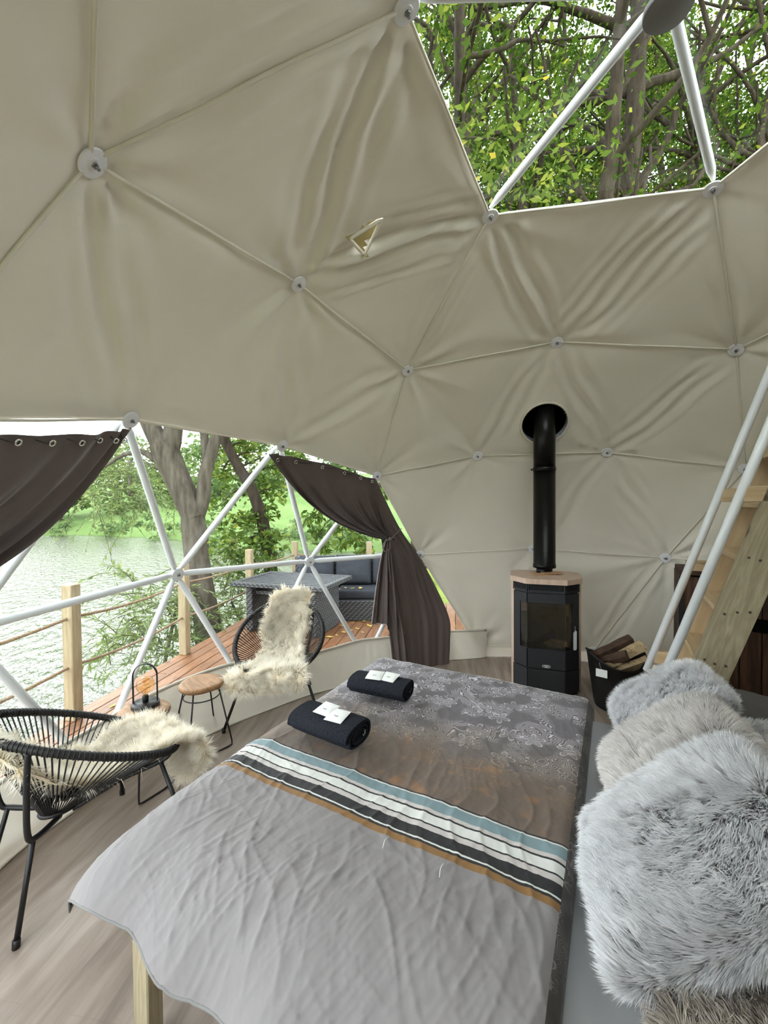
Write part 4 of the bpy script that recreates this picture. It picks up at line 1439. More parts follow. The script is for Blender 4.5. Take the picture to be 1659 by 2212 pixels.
# duvet cover
def duvet_mat():
    m, nt, out = new_mat('duvet_print')
    p = N(nt, 'ShaderNodeBsdfPrincipled', ins={'Roughness': 0.75, 'Specular IOR Level': 0.25, 'Sheen Weight': 0.15})
    L(nt, p.outputs[0], out.inputs[0])
    uvn = N(nt, 'ShaderNodeUVMap', uv_map='uv')
    sp = N(nt, 'ShaderNodeSeparateXYZ'); L(nt, uvn.outputs[0], sp.inputs[0])
    U, Vv = sp.outputs[0], sp.outputs[1]
    # base ground: violet grey -> brown with ochre blotches
    nz = N(nt, 'ShaderNodeTexNoise', ins={'Scale': 5.0, 'Detail': 3}); L(nt, uvn.outputs[0], nz.inputs['Vector'])
    nz2 = N(nt, 'ShaderNodeTexNoise', ins={'Scale': 9.0, 'Detail': 4}); L(nt, uvn.outputs[0], nz2.inputs['Vector'])
    g = math_n(nt, 'ADD', Vv, math_n(nt, 'MULTIPLY', math_n(nt, 'SUBTRACT', nz.outputs['Fac'], .5), .35))
    gr = ramp(nt, g, [(.45, srgb(101, 97, 101)), (.72, srgb(98, 91, 89)), (.88, srgb(101, 88, 78)), (1.0, srgb(98, 86, 78))])
    oc = math_n(nt, 'MULTIPLY', ramp(nt, nz2.outputs['Fac'], [(.55, (0, 0, 0)), (.72, (1, 1, 1))]).outputs[0], ramp(nt, g, [(.70, (0, 0, 0)), (.86, (1, 1, 1))]).outputs[0])
    ground = mixc(nt, math_n(nt, 'MULTIPLY', oc, .6), gr.outputs[0], srgb(152, 108, 62))
    # swirls: contour lines of a warped noise
    nzs = N(nt, 'ShaderNodeTexNoise', ins={'Scale': 4.6, 'Detail': 1.0, 'Distortion': 2.2}); L(nt, uvn.outputs[0], nzs.inputs['Vector'])
    k = math_n(nt, 'FRACT', math_n(nt, 'MULTIPLY', nzs.outputs['Fac'], 26.0))
    line = ramp(nt, k, [(.0, (1, 1, 1)), (.16, (.9, .9, .9)), (.26, (0, 0, 0)), (.9, (0, 0, 0)), (1, (1, 1, 1))]).outputs[0]
    nm = N(nt, 'ShaderNodeTexNoise', ins={'Scale': 7.5, 'Detail': 1}); L(nt, uvn.outputs[0], nm.inputs['Vector'])
    line = math_n(nt, 'MULTIPLY', line, ramp(nt, nm.outputs['Fac'], [(.42, (0, 0, 0)), (.52, (1, 1, 1))]).outputs[0])
    # flowers: five-petal outlines at voronoi cells
    vo = N(nt, 'ShaderNodeTexVoronoi', voronoi_dimensions='2D', ins={'Scale': 6.5, 'Randomness': 0.9}); L(nt, uvn.outputs[0], vo.inputs['Vector'])
    sc = N(nt, 'ShaderNodeVectorMath', operation='SCALE'); sc.inputs['Scale'].default_value = 6.5
    L(nt, uvn.outputs[0], sc.inputs[0])
    sb = N(nt, 'ShaderNodeVectorMath', operation='SUBTRACT')
    sc2 = N(nt, 'ShaderNodeVectorMath', operation='SCALE'); sc2.inputs['Scale'].default_value = 6.5
    L(nt, vo.outputs['Position'], sc2.inputs[0])
    L(nt, sc.outputs[0], sb.inputs[0]); L(nt, sc2.outputs[0], sb.inputs[1])
    s2 = N(nt, 'ShaderNodeSeparateXYZ'); L(nt, sb.outputs[0], s2.inputs[0])
    th = math_n(nt, 'ARCTAN2', s2.outputs[1], s2.outputs[0])
    cs = N(nt, 'ShaderNodeSeparateColor'); L(nt, vo.outputs['Color'], cs.inputs[0])
    th = math_n(nt, 'ADD', math_n(nt, 'MULTIPLY', th, 2.5), math_n(nt, 'MULTIPLY', cs.outputs[0], 6.0))
    petal = math_n(nt, 'MULTIPLY', math_n(nt, 'ABSOLUTE', math_n(nt, 'SINE', th)), .33)
    dd = math_n(nt, 'SUBTRACT', vo.outputs['Distance'], petal)
    out1 = ramp(nt, math_n(nt, 'ABSOLUTE', dd), [(.012, (1, 1, 1)), (.03, (0, 0, 0))]).outputs[0]
    fill = math_n(nt, 'MULTIPLY', .12, ramp(nt, math_n(nt, 'MULTIPLY', dd, -1.0), [(.0, (0, 0, 0)), (.05, (1, 1, 1))]).outputs[0])
    flower = math_n(nt, 'MAXIMUM', math_n(nt, 'MULTIPLY', out1, .9), fill)
    flower = math_n(nt, 'MULTIPLY', flower, ramp(nt, cs.outputs[1], [(.25, (0, 0, 0)), (.3, (1, 1, 1))]).outputs[0])
    pat = math_n(nt, 'MAXIMUM', math_n(nt, 'MULTIPLY', line, .95), flower)
    fade = ramp(nt, g, [(.55, (1, 1, 1)), (.86, (.25, .25, .25)), (1.0, (.08, .08, .08))]).outputs[0]
    pcol = ramp(nt, g, [(.5, srgb(206, 202, 210)), (.7, srgb(190, 176, 160)), (.85, srgb(170, 128, 76))]).outputs[0]
    printed = mixc(nt, math_n(nt, 'MULTIPLY', pat, fade), ground, pcol)
    # stripe band and plain end, by distance from the far edge
    BK, WH, BL, GM, OC, PL = (.014, .014, .016), srgb(206, 208, 204), srgb(116, 138, 144), srgb(186, 180, 178), srgb(128, 95, 55), srgb(128, 124, 125)
    st = [(1.090, BK), (1.0965, WH), (1.103, BL), (1.146, GM), (1.162, BK), (1.169, WH), (1.208, BK), (1.2145, GM), (1.237, BK), (1.277, WH), (1.283, BK), (1.293, OC), (1.318, PL)]
    lo, hi = 1.0, 1.4
    stops = [(0.0, (0, 0, 0))] + [((a - lo) / (hi - lo), c) for a, c in st]
    tpos = math_n(nt, 'DIVIDE', math_n(nt, 'SUBTRACT', Vv, lo), hi - lo, clamp=True)
    sr = ramp(nt, tpos, stops, 'CONSTANT')
    isband = math_n(nt, 'GREATER_THAN', Vv, 1.090)
    col = mixc(nt, isband, printed, sr.outputs[0])
    # far hem stripes
    hr = ramp(nt, math_n(nt, 'DIVIDE', math_n(nt, 'ADD', Vv, .30), .30, clamp=True), [(0, GM), (.70, BK), (.75, WH), (.79, BK), (.85, WH)], 'CONSTANT')
    col = mixc(nt, math_n(nt, 'LESS_THAN', Vv, -.033), col, hr.outputs[0])
    # dark patterned side towards the pillows
    dark = mixc(nt, math_n(nt, 'MULTIPLY', pat, .5), srgb(62, 58, 56), srgb(150, 146, 144))
    col = mixc(nt, math_n(nt, 'GREATER_THAN', U, 1.335), col, dark)
    L(nt, col, p.inputs['Base Color'])
    nb = N(nt, 'ShaderNodeTexNoise', ins={'Scale': 300.0, 'Detail': 2}); L(nt, uvn.outputs[0], nb.inputs['Vector'])
    b = N(nt, 'ShaderNodeBump', ins={'Strength': 0.08, 'Distance': 0.001})
    L(nt, nb.outputs['Fac'], b.inputs['Height']); L(nt, b.outputs[0], p.inputs['Normal'])
    return m


M['duvet'] = duvet_mat()
M['duvet_grey'] = cloth('duvet_grey', srgb(126, 125, 124), var=.03)
nu, nv_ = 300, 400
cu = np.linspace(-.16, 1.47, nu)      # cloth coordinate, foot overhang .. side towards the pillows
cv = np.linspace(-.20, 1.90, nv_)
CU, CV = np.meshgrid(cu, cv, indexing='ij')


def edge_curve(x, start, rad, total):
    """distance past the bend start -> (outward, drop) of cloth rolling over an edge of radius rad"""
    x = np.maximum(x - start, 0)
    a = np.minimum(x / rad, np.pi / 2)
    outw = rad * np.sin(a)
    drop = rad * (1 - np.cos(a)) + np.maximum(x - rad * np.pi / 2, 0)
    return np.minimum(x, 0) + outw, drop


uf, df = edge_curve(-CU, -.10, .16, 0)            # foot
un, dn = edge_curve(CV, 1.50, .36, 0)             # near side, gentle
ufar, dfar = edge_curve(-CV, .02, .075, 0)
ur, dr_ = edge_curve(CU, 1.30, .06, 0)
uu = np.where(CU < .10, .10 - uf, np.where(CU > 1.30, 1.30 + ur, CU))
vv = np.where(CV > 1.50, 1.50 + un, np.where(CV < -.02, -.02 - ufar, CV))
zz_ = .612 - np.maximum(df * .72, 0) - dn * .88 - dfar - dr_
# corner flares outwards
cn = sstep(.25, -.16, CU) * sstep(1.55, 1.9, CV)
uu -= .035 * cn; vv += .015 * cn; zz_ += .06 * cn
# folds
cs_, sn_ = math.cos(math.radians(62)), math.sin(math.radians(62))
a1 = CU * cs_ + CV * sn_; a2 = -CU * sn_ + CV * cs_
wr = .009 * pn(CU * 3, CV * 3, 1) + .0025 * pn(a1 * 2.2, a2 * 9, 2)
plain = sstep(1.25, 1.5, CV)
wx = .5 * pn(CU * 4, CV * 4, 4); wy = .5 * pn(CU * 4, CV * 4, 9)
for k, (deg, al, ac, am, sh) in enumerate([(58, 1.6, 9, .0042, 4.2), (72, 2.0, 13, .0034, 4.0), (38, 2.2, 11, .0030, 4.2), (98, 2.4, 12, .0022, 4.0), (15, 2.6, 13, .0020, 4.2), (64, 4.5, 30, .0014, 3.0), (120, 5, 28, .0010, 3.0)]):
    c_, s__ = math.cos(math.radians(deg)), math.sin(math.radians(deg))
    p1 = CU * c_ + CV * s__; p2 = -CU * s__ + CV * c_
    gate = sstep(-.12, .22, pn(CU * 3.1, CV * 2.7, 30 + k))
    wr += am * ridge(p1 * al + wx, p2 * ac + wy, 20 + k, sh) * (.25 + .75 * gate) * (.6 + .5 * plain)
b1 = CU * .94 + CV * .34; b2 = -CU * .34 + CV * .94
wr += .0045 * ridge(CU * 9 + 1.2 * pn(CU * 3, CV * 4, 12), CV * 1.8, 11, 3.0) * sstep(.75, 1.05, CV) * sstep(1.5, 1.25, CV)
wr += .0036 * ridge(CV * 1.3 + wx, CU * 17 + 5 * CV + 1.5 * wy, 41, 3.4) * plain * sstep(-.2, .2, pn(CU * 3, CV * 2, 43))
wr += .0019 * ridge(CV * 2.4 + wx, CU * 38 + 14 * CV + 2 * wy, 42, 2.6) * (.3 + .7 * plain)
wr += .0022 * pn(CU * 16, CV * 11, 13) + .0012 * pn(CU * 34, CV * 26, 14)
radf = .012 * np.sin(40 * np.arctan2(CV - 1.2, CU + .05 + 1e-6)) * 0
fade_e = sstep(-.16, -.02, CU) * sstep(-.20, -.08, CV)
zz_ = zz_ + wr * (.25 + .75 * fade_e)
# hem waves where the cloth hangs
hang = sstep(1.66, 1.9, CV)
vv += hang * (.016 * np.sin(CU * 17 + 1) + .02 * pn(CU * 5, CV * 0, 15))
zz_ += hang * .015 * np.sin(CU * 9)
uu -= sstep(.0, -.16, CU) * (.012 * np.sin(CV * 14) + .02 * pn(CV * 4, CV * 0, 16))
top = np.stack([uu, vv, zz_], -1).reshape(-1, 3)
ln_ = bpts(top)
# under layer, pulled in, so that the duvet is thick
me_, mf_ = 12, 12
gF = grid_faces(nu, nv_)
small = np.stack(np.meshgrid(np.linspace(0, nu - 1, 40).astype(int), np.linspace(0, nv_ - 1, 50).astype(int), indexing='ij'), -1)
duvet = empty('duvet', B(.65, .9, .55), label='large duvet with grey plain end, stripe band and swirling flower print', cat='duvet')
part('cover', ln_, gF[:, ::-1], M['duvet'], duvet, uv=np.stack([CU, CV], -1).reshape(-1, 2))
si = small[..., 0] * nv_ + small[..., 1]
und = top[si.ravel()].copy()
cen = A(.65, .9, 0)
und[:, :2] = cen[:2] + (und[:, :2] - cen[:2]) * .955
und[:, 2] -= .022
part('underside', bpts(und), grid_faces(40, 50), M['duvet_grey'], duvet)
bd = np.concatenate([np.arange(nv_ - 1), nv_ - 1 + nv_ * np.arange(nu - 1), (nu - 1) * nv_ + np.arange(nv_ - 1, 0, -1), nv_ * np.arange(nu - 1, 0, -1)])
part('hem', *tube(ln_[bd][::3] - Z3 * .004, .0045, 6, closed=True), M['duvet_grey'], duvet)
for (u, v) in ((.83, 1.335), (1.02, 1.345)):
    p = B(u, v, .628)
    part('loose_thread', *tube(spline([p, p + BV * .025 + Z3 * .004, p + BV * .05 + BU * .006], 7), .0012, 4), M['paper'], duvet)


# ------------------------------------------------------------------ fur
def tri_fur(V, F, n, length, width, rg, comb=None, clump=.5, seed=0, droop=.25, lenmap=None, curl=.25, cell=.03, flow=2.1, rough=.16):
    """ribbon strands standing on a mesh (V, quads/tris F)"""
    F = np.asarray(F)
    T = np.concatenate([F[:, [0, 1, 2]], F[:, [0, 2, 3]]]) if F.shape[1] == 4 else F
    a, b, c = V[T[:, 0]], V[T[:, 1]], V[T[:, 2]]
    cr = np.cross(b - a, c - a)
    ar = np.linalg.norm(cr, axis=1)
    k = rg.choice(len(T), n, p=ar / ar.sum())
    r1, r2 = np.sqrt(rg.random(n)), rg.random(n)
    P = (1 - r1)[:, None] * a[k] + (r1 * (1 - r2))[:, None] * b[k] + (r1 * r2)[:, None] * c[k]
    # smooth vertex normals
    VN = np.zeros_like(V)
    for j in range(3): np.add.at(VN, T[:, j], cr)
    VN = nrm(VN)
    Nn = nrm((1 - r1)[:, None] * VN[T[k, 0]] + (r1 * (1 - r2))[:, None] * VN[T[k, 1]] + (r1 * r2)[:, None] * VN[T[k, 2]])
    # combing field from noise
    s = 2.6
    fx = pn(P[:, 0] * s + P[:, 2] * 3, P[:, 1] * s, seed); fy = pn(P[:, 0] * s, P[:, 1] * s + P[:, 2] * 3, seed + 1); fz = pn(P[:, 1] * s, P[:, 2] * s + P[:, 0] * 2, seed + 2)
    fld = np.stack([fx, fy, fz], 1) * flow
    if comb is not None: fld = fld + comb
    fld = fld - Nn * (fld * Nn).sum(1, keepdims=True)
    # clumps share a direction and lean to the clump centre
    q = np.floor(P / cell).astype(int)
    h = (q[:, 0] * 73856093 ^ q[:, 1] * 19349663 ^ q[:, 2] * 83492791) & 4095
    cd = rg.normal(size=(4096, 3))[h]
    D = nrm(Nn * .75 + fld + cd * clump * .45 + rg.normal(size=(n, 3)) * rough)
    D = nrm(D + Nn * .12)
    ln = length * rg.uniform(.65, 1.2, n)[:, None]
    if lenmap is not None: ln = ln * lenmap(P)[:, None]
    bend = fld * .5 - A(0, 0, droop) + cd * curl * .5
    mid = P + D * ln * .55
    tip = mid + nrm(D + bend * .9) * ln * .5
    side = nrm(np.cross(D, rg.normal(size=(n, 3)))) * width
    Vv = np.stack([P - side * .5, P + side * .5, mid + side * .42, mid - side * .42, tip], 1).reshape(-1, 3)
    i = np.arange(n)[:, None] * 5
    quads = i + A(0, 1, 2, 3).astype(int); tris = i + A(3, 2, 4).astype(int)
    f4 = np.concatenate([quads, np.concatenate([tris, tris[:, 2:]], 1)]) if False else None
    t = np.tile([0, 0, .55, .55, 1.0], n)
    rnd = np.repeat(np.clip(.5 + .3 * cd[:, 0] + rg.normal(size=n) * .15, 0, 1), 5)
    TT = np.concatenate([quads[:, [0, 1, 2]], quads[:, [0, 2, 3]], tris])
    return Vv, TT, {'t': t, 'rnd': rnd}


def fur_part(root, V, F, n, length, width, mat, rg, **kw):
    Vv, TT, at = tri_fur(V, F, n, length, width, rg, **kw)
    return part('fur', Vv, TT, mat, root, smooth=True, attrs=at, kind='stuff')


prg = np.random.default_rng(41)
#   u, v, z, size, thick, tilt about v (head side up), tilt about u (far side up), spin, strands, len, material, base label
pil = [(1.665, .21, .755, .45, .17, 34, -5, -8, 44000, .040, 'fur_white', 'shaggy white fur cushion farthest away, beside the stairs'),
       (1.645, .70, .765, .48, .17, 37, -7, -12, 50000, .042, 'fur_warm', 'shaggy greyish white fur cushion in the middle of the three on the bed'),
       (1.635, 1.15, .775, .54, .19, 38, -6, -12, 88000, .048, 'fur_white', 'large shaggy white fur cushion nearest the camera on the bed'),
       (2.04, .50, .735, .42, .17, 10, 8, 10, 24000, .030, 'fur_white', 'short-haired white fur cushion behind the others at the right edge'),
       (1.80, 1.50, .62, .50, .13, 2, 2, -12, 30000, .035, 'fur_taupe', 'taupe fur cushion lying flat underneath the nearest white one')]
for u, v, z, sz, th_, t1, t2, sp_, n, ln, mk, lb in pil:
    V, F = cushion_mesh(sz, sz, th_, 26, .36, .02, int(abs(u * 10)) + n % 7)
    t1, t2, sp_ = map(math.radians, (t1, t2, sp_))
    ax = nrm(A(math.cos(sp_), math.sin(sp_), 0)); ay = A(-math.sin(sp_), math.cos(sp_), 0)
    ax = nrm(ax * math.cos(t1) + Z3 * math.sin(t1))
    ay = nrm(ay * math.cos(t2) - Z3 * math.sin(t2))
    loc = orient(V, A(u, v, z), ax, ay)
    Wv = bpts(loc)
    root = empty('fur_cushion', B(u, v, z - .12), label=lb, cat='cushion', group='fur cushions on the bed')
    F = F[:, ::-1]                          # the bed axes are left-handed
    part('cover', Wv, F, M['fur_base'], root)
    fur_part(root, Wv, F, int(n * 1.25), ln, .0027, M[mk], prg, seed=int(u * 30 + v * 10), clump=.42, droop=.15, curl=.15, cell=.02)
# plain bed pillows under the fur ones
for u, v, z, lb in ((2.02, -.05, .64, 'dark grey bed pillow behind the fur cushion beside the stairs'), (1.86, .52, .63, 'dark grey bed pillow covered by the middle fur cushion'), (1.98, 1.18, .63, 'dark grey bed pillow under the fur cushions at the bottom right')):
    V, F = cushion_mesh(.42, .66, .15, 20, .38, .02, 5)
    thing('bed_pillow', bpts(orient(V, A(u, v, z), A(1, .05, .0), A(-.05, 1, 0))), F, M['greylinen'], label=lb, cat='pillow', group='bed pillows')


# ------------------------------------------------------------------ towels and sachets
def towel(c, ax, w, h, d, label, lift=0.0):
    """rolled flat: rounded-rect spiral section extruded along ax"""
    n = 60
    a = np.linspace(0, 2 * np.pi * 2.6, n * 2)
    k = 1 - .62 * (a / a[-1])
    px = np.sign(np.cos(a)) * np.abs(np.cos(a)) ** .7 * d / 2 * k
    pz = np.sign(np.sin(a)) * np.abs(np.sin(a)) ** .75 * h / 2 * k
    th = .0075
    tx, tz = np.gradient(px), np.gradient(pz)
    l = np.hypot(tx, tz) + 1e-9
    nx, nz_ = tz / l, -tx / l
    out_ = np.stack([px, pz], 1); inn = np.stack([px - nx * th * 1.6, pz - nz_ * th * 1.6], 1)
    sec = np.concatenate([out_, inn[::-1]])
    m = len(sec)
    ys = np.array([-.5, -.47, -.25, 0, .25, .47, .5]) * w
    sc = np.array([.955, 1, 1.01, 1.0, 1.01, 1, .955])
    ay = nrm(ax); axx = nrm(np.cross(ay, Z3))
    V = []
    for y, s_ in zip(ys, sc):
        for (x, z) in sec:
            V.append(c + ay * y + axx * x * s_ + Z3 * (z * s_ + h / 2))
    V = np.array(V)
    V += nrm(rng.normal(size=V.shape)) * .0006
    F = []
    for i in range(len(ys) - 1):
        for j in range(m):
            F.append((i * m + j, i * m + (j + 1) % m, (i + 1) * m + (j + 1) % m, (i + 1) * m + j))
    nn = len(out_)
    for e, fl_ in ((0, 1), (len(ys) - 1, -1)):
        for j in range(nn - 1):
            q = (e * m + j, e * m + j + 1, e * m + m - 2 - j, e * m + m - 1 - j)
            F.append(q[::fl_])
    root = empty('rolled_towel', c, label=label, cat='towel', group='rolled towels on the bed')
    part('terry_roll', V, F, M['towel'], root)
    # core filling so that the roll is not hollow
    cv_, cf = box((w * .96, d * .45, h * .4), .015, 2)
    part('inner_fold', orient(cv_ + A(0, 0, h / 2), c, ay, -axx), cf, M['towel'], root)
    t, tf = frame_box(c + ay * (w * .485) - axx * d * .2 + Z3 * h * .42, ay, Z3, (.006, .022, .016), .002, 1)
    part('care_tag', t, tf, M['paper'], root, smooth=False)
    return root


def sachet(c, ax, size, label, nrm_):
    n = 10
    a = np.linspace(-1, 1, n)
    X, Y = np.meshgrid(a, a, indexing='ij')
    bulge = .0045 * (1 - X ** 4) * (1 - Y ** 4) + .0012 * pn(X * 2, Y * 2, int(c[0] * 50))
    V = np.stack([X * size[0] / 2, Y * size[1] / 2, bulge], -1).reshape(-1, 3)
    Vb = V.copy(); Vb[:, 2] = -.001
    ax = nrm(ax); ay = nrm(np.cross(nrm_, ax))
    F = grid_faces(n, n)
    W = orient(np.concatenate([V, Vb]), c, ax, ay)
    root = empty('paper_sachet', c, label=label, cat='sachet', group='paper sachets on the towels')
    part('packet', W, np.concatenate([F, F[:, ::-1] + n * n]), M['paper'], root)
    for k in range(3):
        t, tf = frame_box(orient(A((k - 1) * .007, -size[1] * .12, .0056).reshape(1, 3), c, ax, ay)[0], ax, ay, (.0045, .006, .0006))
        part('print_mark', t, tf, M['ink'], root, smooth=False)
    return root


tz = .628
t1c, t2c = B(.325, .965, tz), B(.33, .50, tz)
ax1 = nrm(BU * .985 + BV * .06); ax2 = nrm(BU * .97 + BV * .03 - BV * .1)
towel(t1c, ax1, .335, .115, .205, 'rolled charcoal towel nearest the stripe band')
towel(t2c, ax2, .33, .105, .185, 'rolled charcoal towel farther up the bed near the corner')
up1 = nrm(Z3 + BV * .25)
for c, ax, lb in ((t1c + BU * -.02 - BV * .005 + Z3 * .122, BU + BV * .08, 'white paper sachet lying over its twin on the near towel'),
                  (t1c + BU * .055 + BV * .015 + Z3 * .118, BU - BV * .05, 'white paper sachet half under its twin on the near towel'),
                  (t2c + BU * -.03 + BV * .01 + Z3 * .111, BU + BV * -.2, 'white paper sachet on the far towel, tilted'),
                  (t2c + BU * .048 - BV * .012 + Z3 * .108, BU, 'white paper sachet on the far towel, lying straight')):
    sachet(c, ax, (.088, .092), lb, Z3 if False else nrm(Z3 + BV * .12))
# ------------------------------------------------------------------ string chairs
def make_chair(label, grp):
    root = empty('string_chair', (0, 0, 0), label=label, cat='chair', group=grp)
    a, b, zc, tilt, off = .433, .344, .623, .459, .02
    fx, fz = math.cos(tilt), -math.sin(tilt)
    th = np.linspace(0, 2 * np.pi, 72, endpoint=False)
    egg = 1 + .05 * np.cos(th)
    rim = np.stack([off + a * np.cos(th) * fx, b * np.sin(th) * egg, zc + a * np.cos(th) * fz], 1)
    part('rim', *tube(rim, .0165, 10, closed=True), M['cordblack'], root, local=True)
    # cord wrapped round the rim
    mb = MB()
    tt = np.linspace(0, 2 * np.pi, 2400, endpoint=False)
    rr_ = np.stack([off + a * np.cos(tt) * fx, b * np.sin(tt) * (1 + .05 * np.cos(tt)), zc + a * np.cos(tt) * fz], 1)
    T = nrm(np.roll(rr_, -1, 0) - np.roll(rr_, 1, 0))
    n1 = nrm(np.cross(T, A(0, 0, 1))); n2 = np.cross(T, n1)
    w = tt * 150
    part('rim_wrap', *tube(rr_ + .017 * (np.cos(w)[:, None] * n1 + np.sin(w)[:, None] * n2), .0028, 4, closed=True), M['cordblack'], root, local=True)
    # hub ring under the seat and the strings
    hub = A(-.08, 0, .335)
    hr = np.stack([hub[0] + .075 * np.cos(th), .055 * np.sin(th), np.full(72, hub[2])], 1)
    part('seat_ring', *tube(hr, .009, 8, closed=True), M['cordblack'], root, local=True)
    mb = MB()
    ns = 92
    for k in range(ns):
        t = 2 * np.pi * (k + .5) / ns
        p = A(off + a * math.cos(t) * fx, b * math.sin(t) * (1 + .05 * math.cos(t)), zc + a * math.cos(t) * fz)
        q = hub + A(.07 * math.cos(t), .05 * math.sin(t), 0)
        mid = (p + q) / 2 + A(0, 0, -.012)
        mb.add(*tube(bez(p, mid, q, np.linspace(0, 1, 5)), .0034, 4, caps=False))
    part('cord_weave', *mb.get(), M['cordblack'], root, local=True, kind='stuff')
    for s_ in (-1, 1):
        # rear loop from the rim down and in below the seat, rear leg
        rp = A(off + a * math.cos(2.35) * fx, s_ * b * math.sin(2.35) * .965, zc + a * math.cos(2.35) * fz)
        cor = A(-.235, s_ * .165, .355)
        loop = spline([rp, rp * .55 + cor * .45 + A(-.012, s_ * .014, 0), cor + A(-.01, s_ * .012, .03), cor + A(.03, -s_ * .02, -.008), hub + A(-.02, s_ * .05, -.012)], 26)
        part('support_loop', *tube(loop, .0115, 8), M['black'], root, local=True)
        part('leg', *tube([cor + A(.012, -s_ * .01, -.004), A(-.297, s_ * .205, .012)], .0105, 8), M['black'], root, local=True)
        part('foot_cap', *tube([A(-.295, s_ * .204, .03), A(-.297, s_ * .205, .0)], .0135, 10), M['black'], root, local=True)
        # front bar under the rim, front leg
        fp = A(off + a * math.cos(.75) * fx, s_ * b * math.sin(.75) * 1.035, zc + a * math.cos(.75) * fz)
        bar = spline([fp, fp * .9 + hub * .1 + A(0, 0, -.03), (fp + hub) / 2 + A(0, 0, -.02), hub + A(.03, s_ * .05, -.012)], 16)
        part('support_bar', *tube(bar, .0115, 8), M['black'], root, local=True)
        part('leg', *tube([fp * .88 + hub * .12 + A(0, 0, -.028), A(.335, s_ * .365, .012)], .0105, 8), M['black'], root, local=True)
        part('foot_cap', *tube([A(.3345, s_ * .364, .03), A(.335, s_ * .365, .0)], .0135, 10), M['black'], root, local=True)
    return root


ch1 = make_chair('black string chair farther off, beside the brown curtain, under a cream sheepskin', 'black string chairs')
ch1.location = (2.443, .986, 0); ch1.rotation_euler = (0, 0, 2.741)
ch2 = copy_tree(ch1)
ch2['label'] = 'black string chair in front at the left edge, seen from its side'
ch2.location = (1.362, 2.152, 0); ch2.rotation_euler = (0, 0, -1.045)


def local_to(o, V):
    c, s_ = math.cos(o.rotation_euler[2]), math.sin(o.rotation_euler[2])
    return np.asarray(V) @ np.array([[c, s_, 0], [-s_, c, 0], [0, 0, 1]]) + np.array(o.location)


def sheepskin(ch, prof, widths, shift, label, n, seed, edge=.9):
    P = spline(prof, 46)                    # centre line in chair x, z
    w = np.interp(np.linspace(0, 1, 46), np.linspace(0, 1, len(widths)), widths)
    sh = np.interp(np.linspace(0, 1, 46), np.linspace(0, 1, len(shift)), shift)
    t = np.linspace(-1, 1, 25)
    V = np.zeros((46, 25, 3))
    wob = 1 + .10 * pn(np.arange(46) * .35, np.zeros(46), seed)
    tang = nrm(np.gradient(P, axis=0))
    for i in range(46):
        x = t * w[i] * wob[i]
        V[i, :, 0] = P[i, 0]
        V[i, :, 1] = x + sh[i]
        cup = 1.3 * x ** 2 * float(sstep(2, 10, i) * sstep(30, 22, i) * .85 + .12)      # follows the basket
        nz = A(-tang[i, 2], 0, tang[i, 0]) if P.shape[1] == 3 else None
        V[i, :, 2] = P[i, 2]
        V[i] += np.outer(cup, A(tang[i, 2], 0, -tang[i, 0]) * -1)
        V[i, :, 2] += .010 * pn(t * 2 + seed, np.full(25, i * .15), seed)
    V = local_to(ch, V.reshape(-1, 3))
    F = grid_faces(46, 25)
    root = empty('sheepskin', local_to(ch, A(.1, 0, .44).reshape(1, 3))[0], label=label, cat='sheepskin', group='sheepskins on the chairs')
    part('hide', V, F, M['wool_hide'], root)
    # fur on the upper side and rim; direction from face normals (made to point up/outwards)
    a, b, c = V[F[:, 0]], V[F[:, 1]], V[F[:, 2]]
    nn = np.cross(b - a, c - a).mean(0)
    Fu = F if nn @ (A(0, 0, 1) + local_to(ch, A(1, 0, 0).reshape(1, 3))[0] - np.array(ch.location)) > 0 else F[:, ::-1]
    low = F[31 * 24:]
    Fd = np.concatenate([Fu, (low if Fu is not F else low[:, ::-1])])
    fur_part(root, V, Fd, int(n * 1.15), .070, .0026, M['wool'], np.random.default_rng(seed), seed=seed, clump=.95, droop=.45, curl=.5, cell=.026, flow=1.1, rough=.28)
    return root


sheepskin(ch1, [(-.40, 0, .905), (-.36, 0, .86), (-.29, 0, .70), (-.20, 0, .54), (-.06, 0, .445), (.12, 0, .425), (.30, 0, .44), (.40, 0, .455), (.46, 0, .41), (.475, 0, .35)],
          [.10, .17, .20, .19, .15, .19, .24, .29, .29, .22], [.03, .03, .02, .0, .0, -.01, -.02, -.03, -.03, -.02],
          'cream sheepskin draped over the far string chair', 42000, 51)
sheepskin(ch2, [(-.38, 0, .84), (-.34, 0, .74), (-.24, 0, .58), (-.12, 0, .47), (.06, 0, .415), (.24, 0, .425), (.37, 0, .45), (.455, 0, .435), (.485, 0, .355), (.47, 0, .27), (.455, 0, .20)],
          [.15, .18, .2, .18, .17, .2, .22, .22, .19, .13, .05], [.0, .0, 0, 0, .0, .0, -.01, -.02, -.04, -.06, -.07],
          'cream sheepskin hanging over the front rim of the near string chair', 52000, 52)


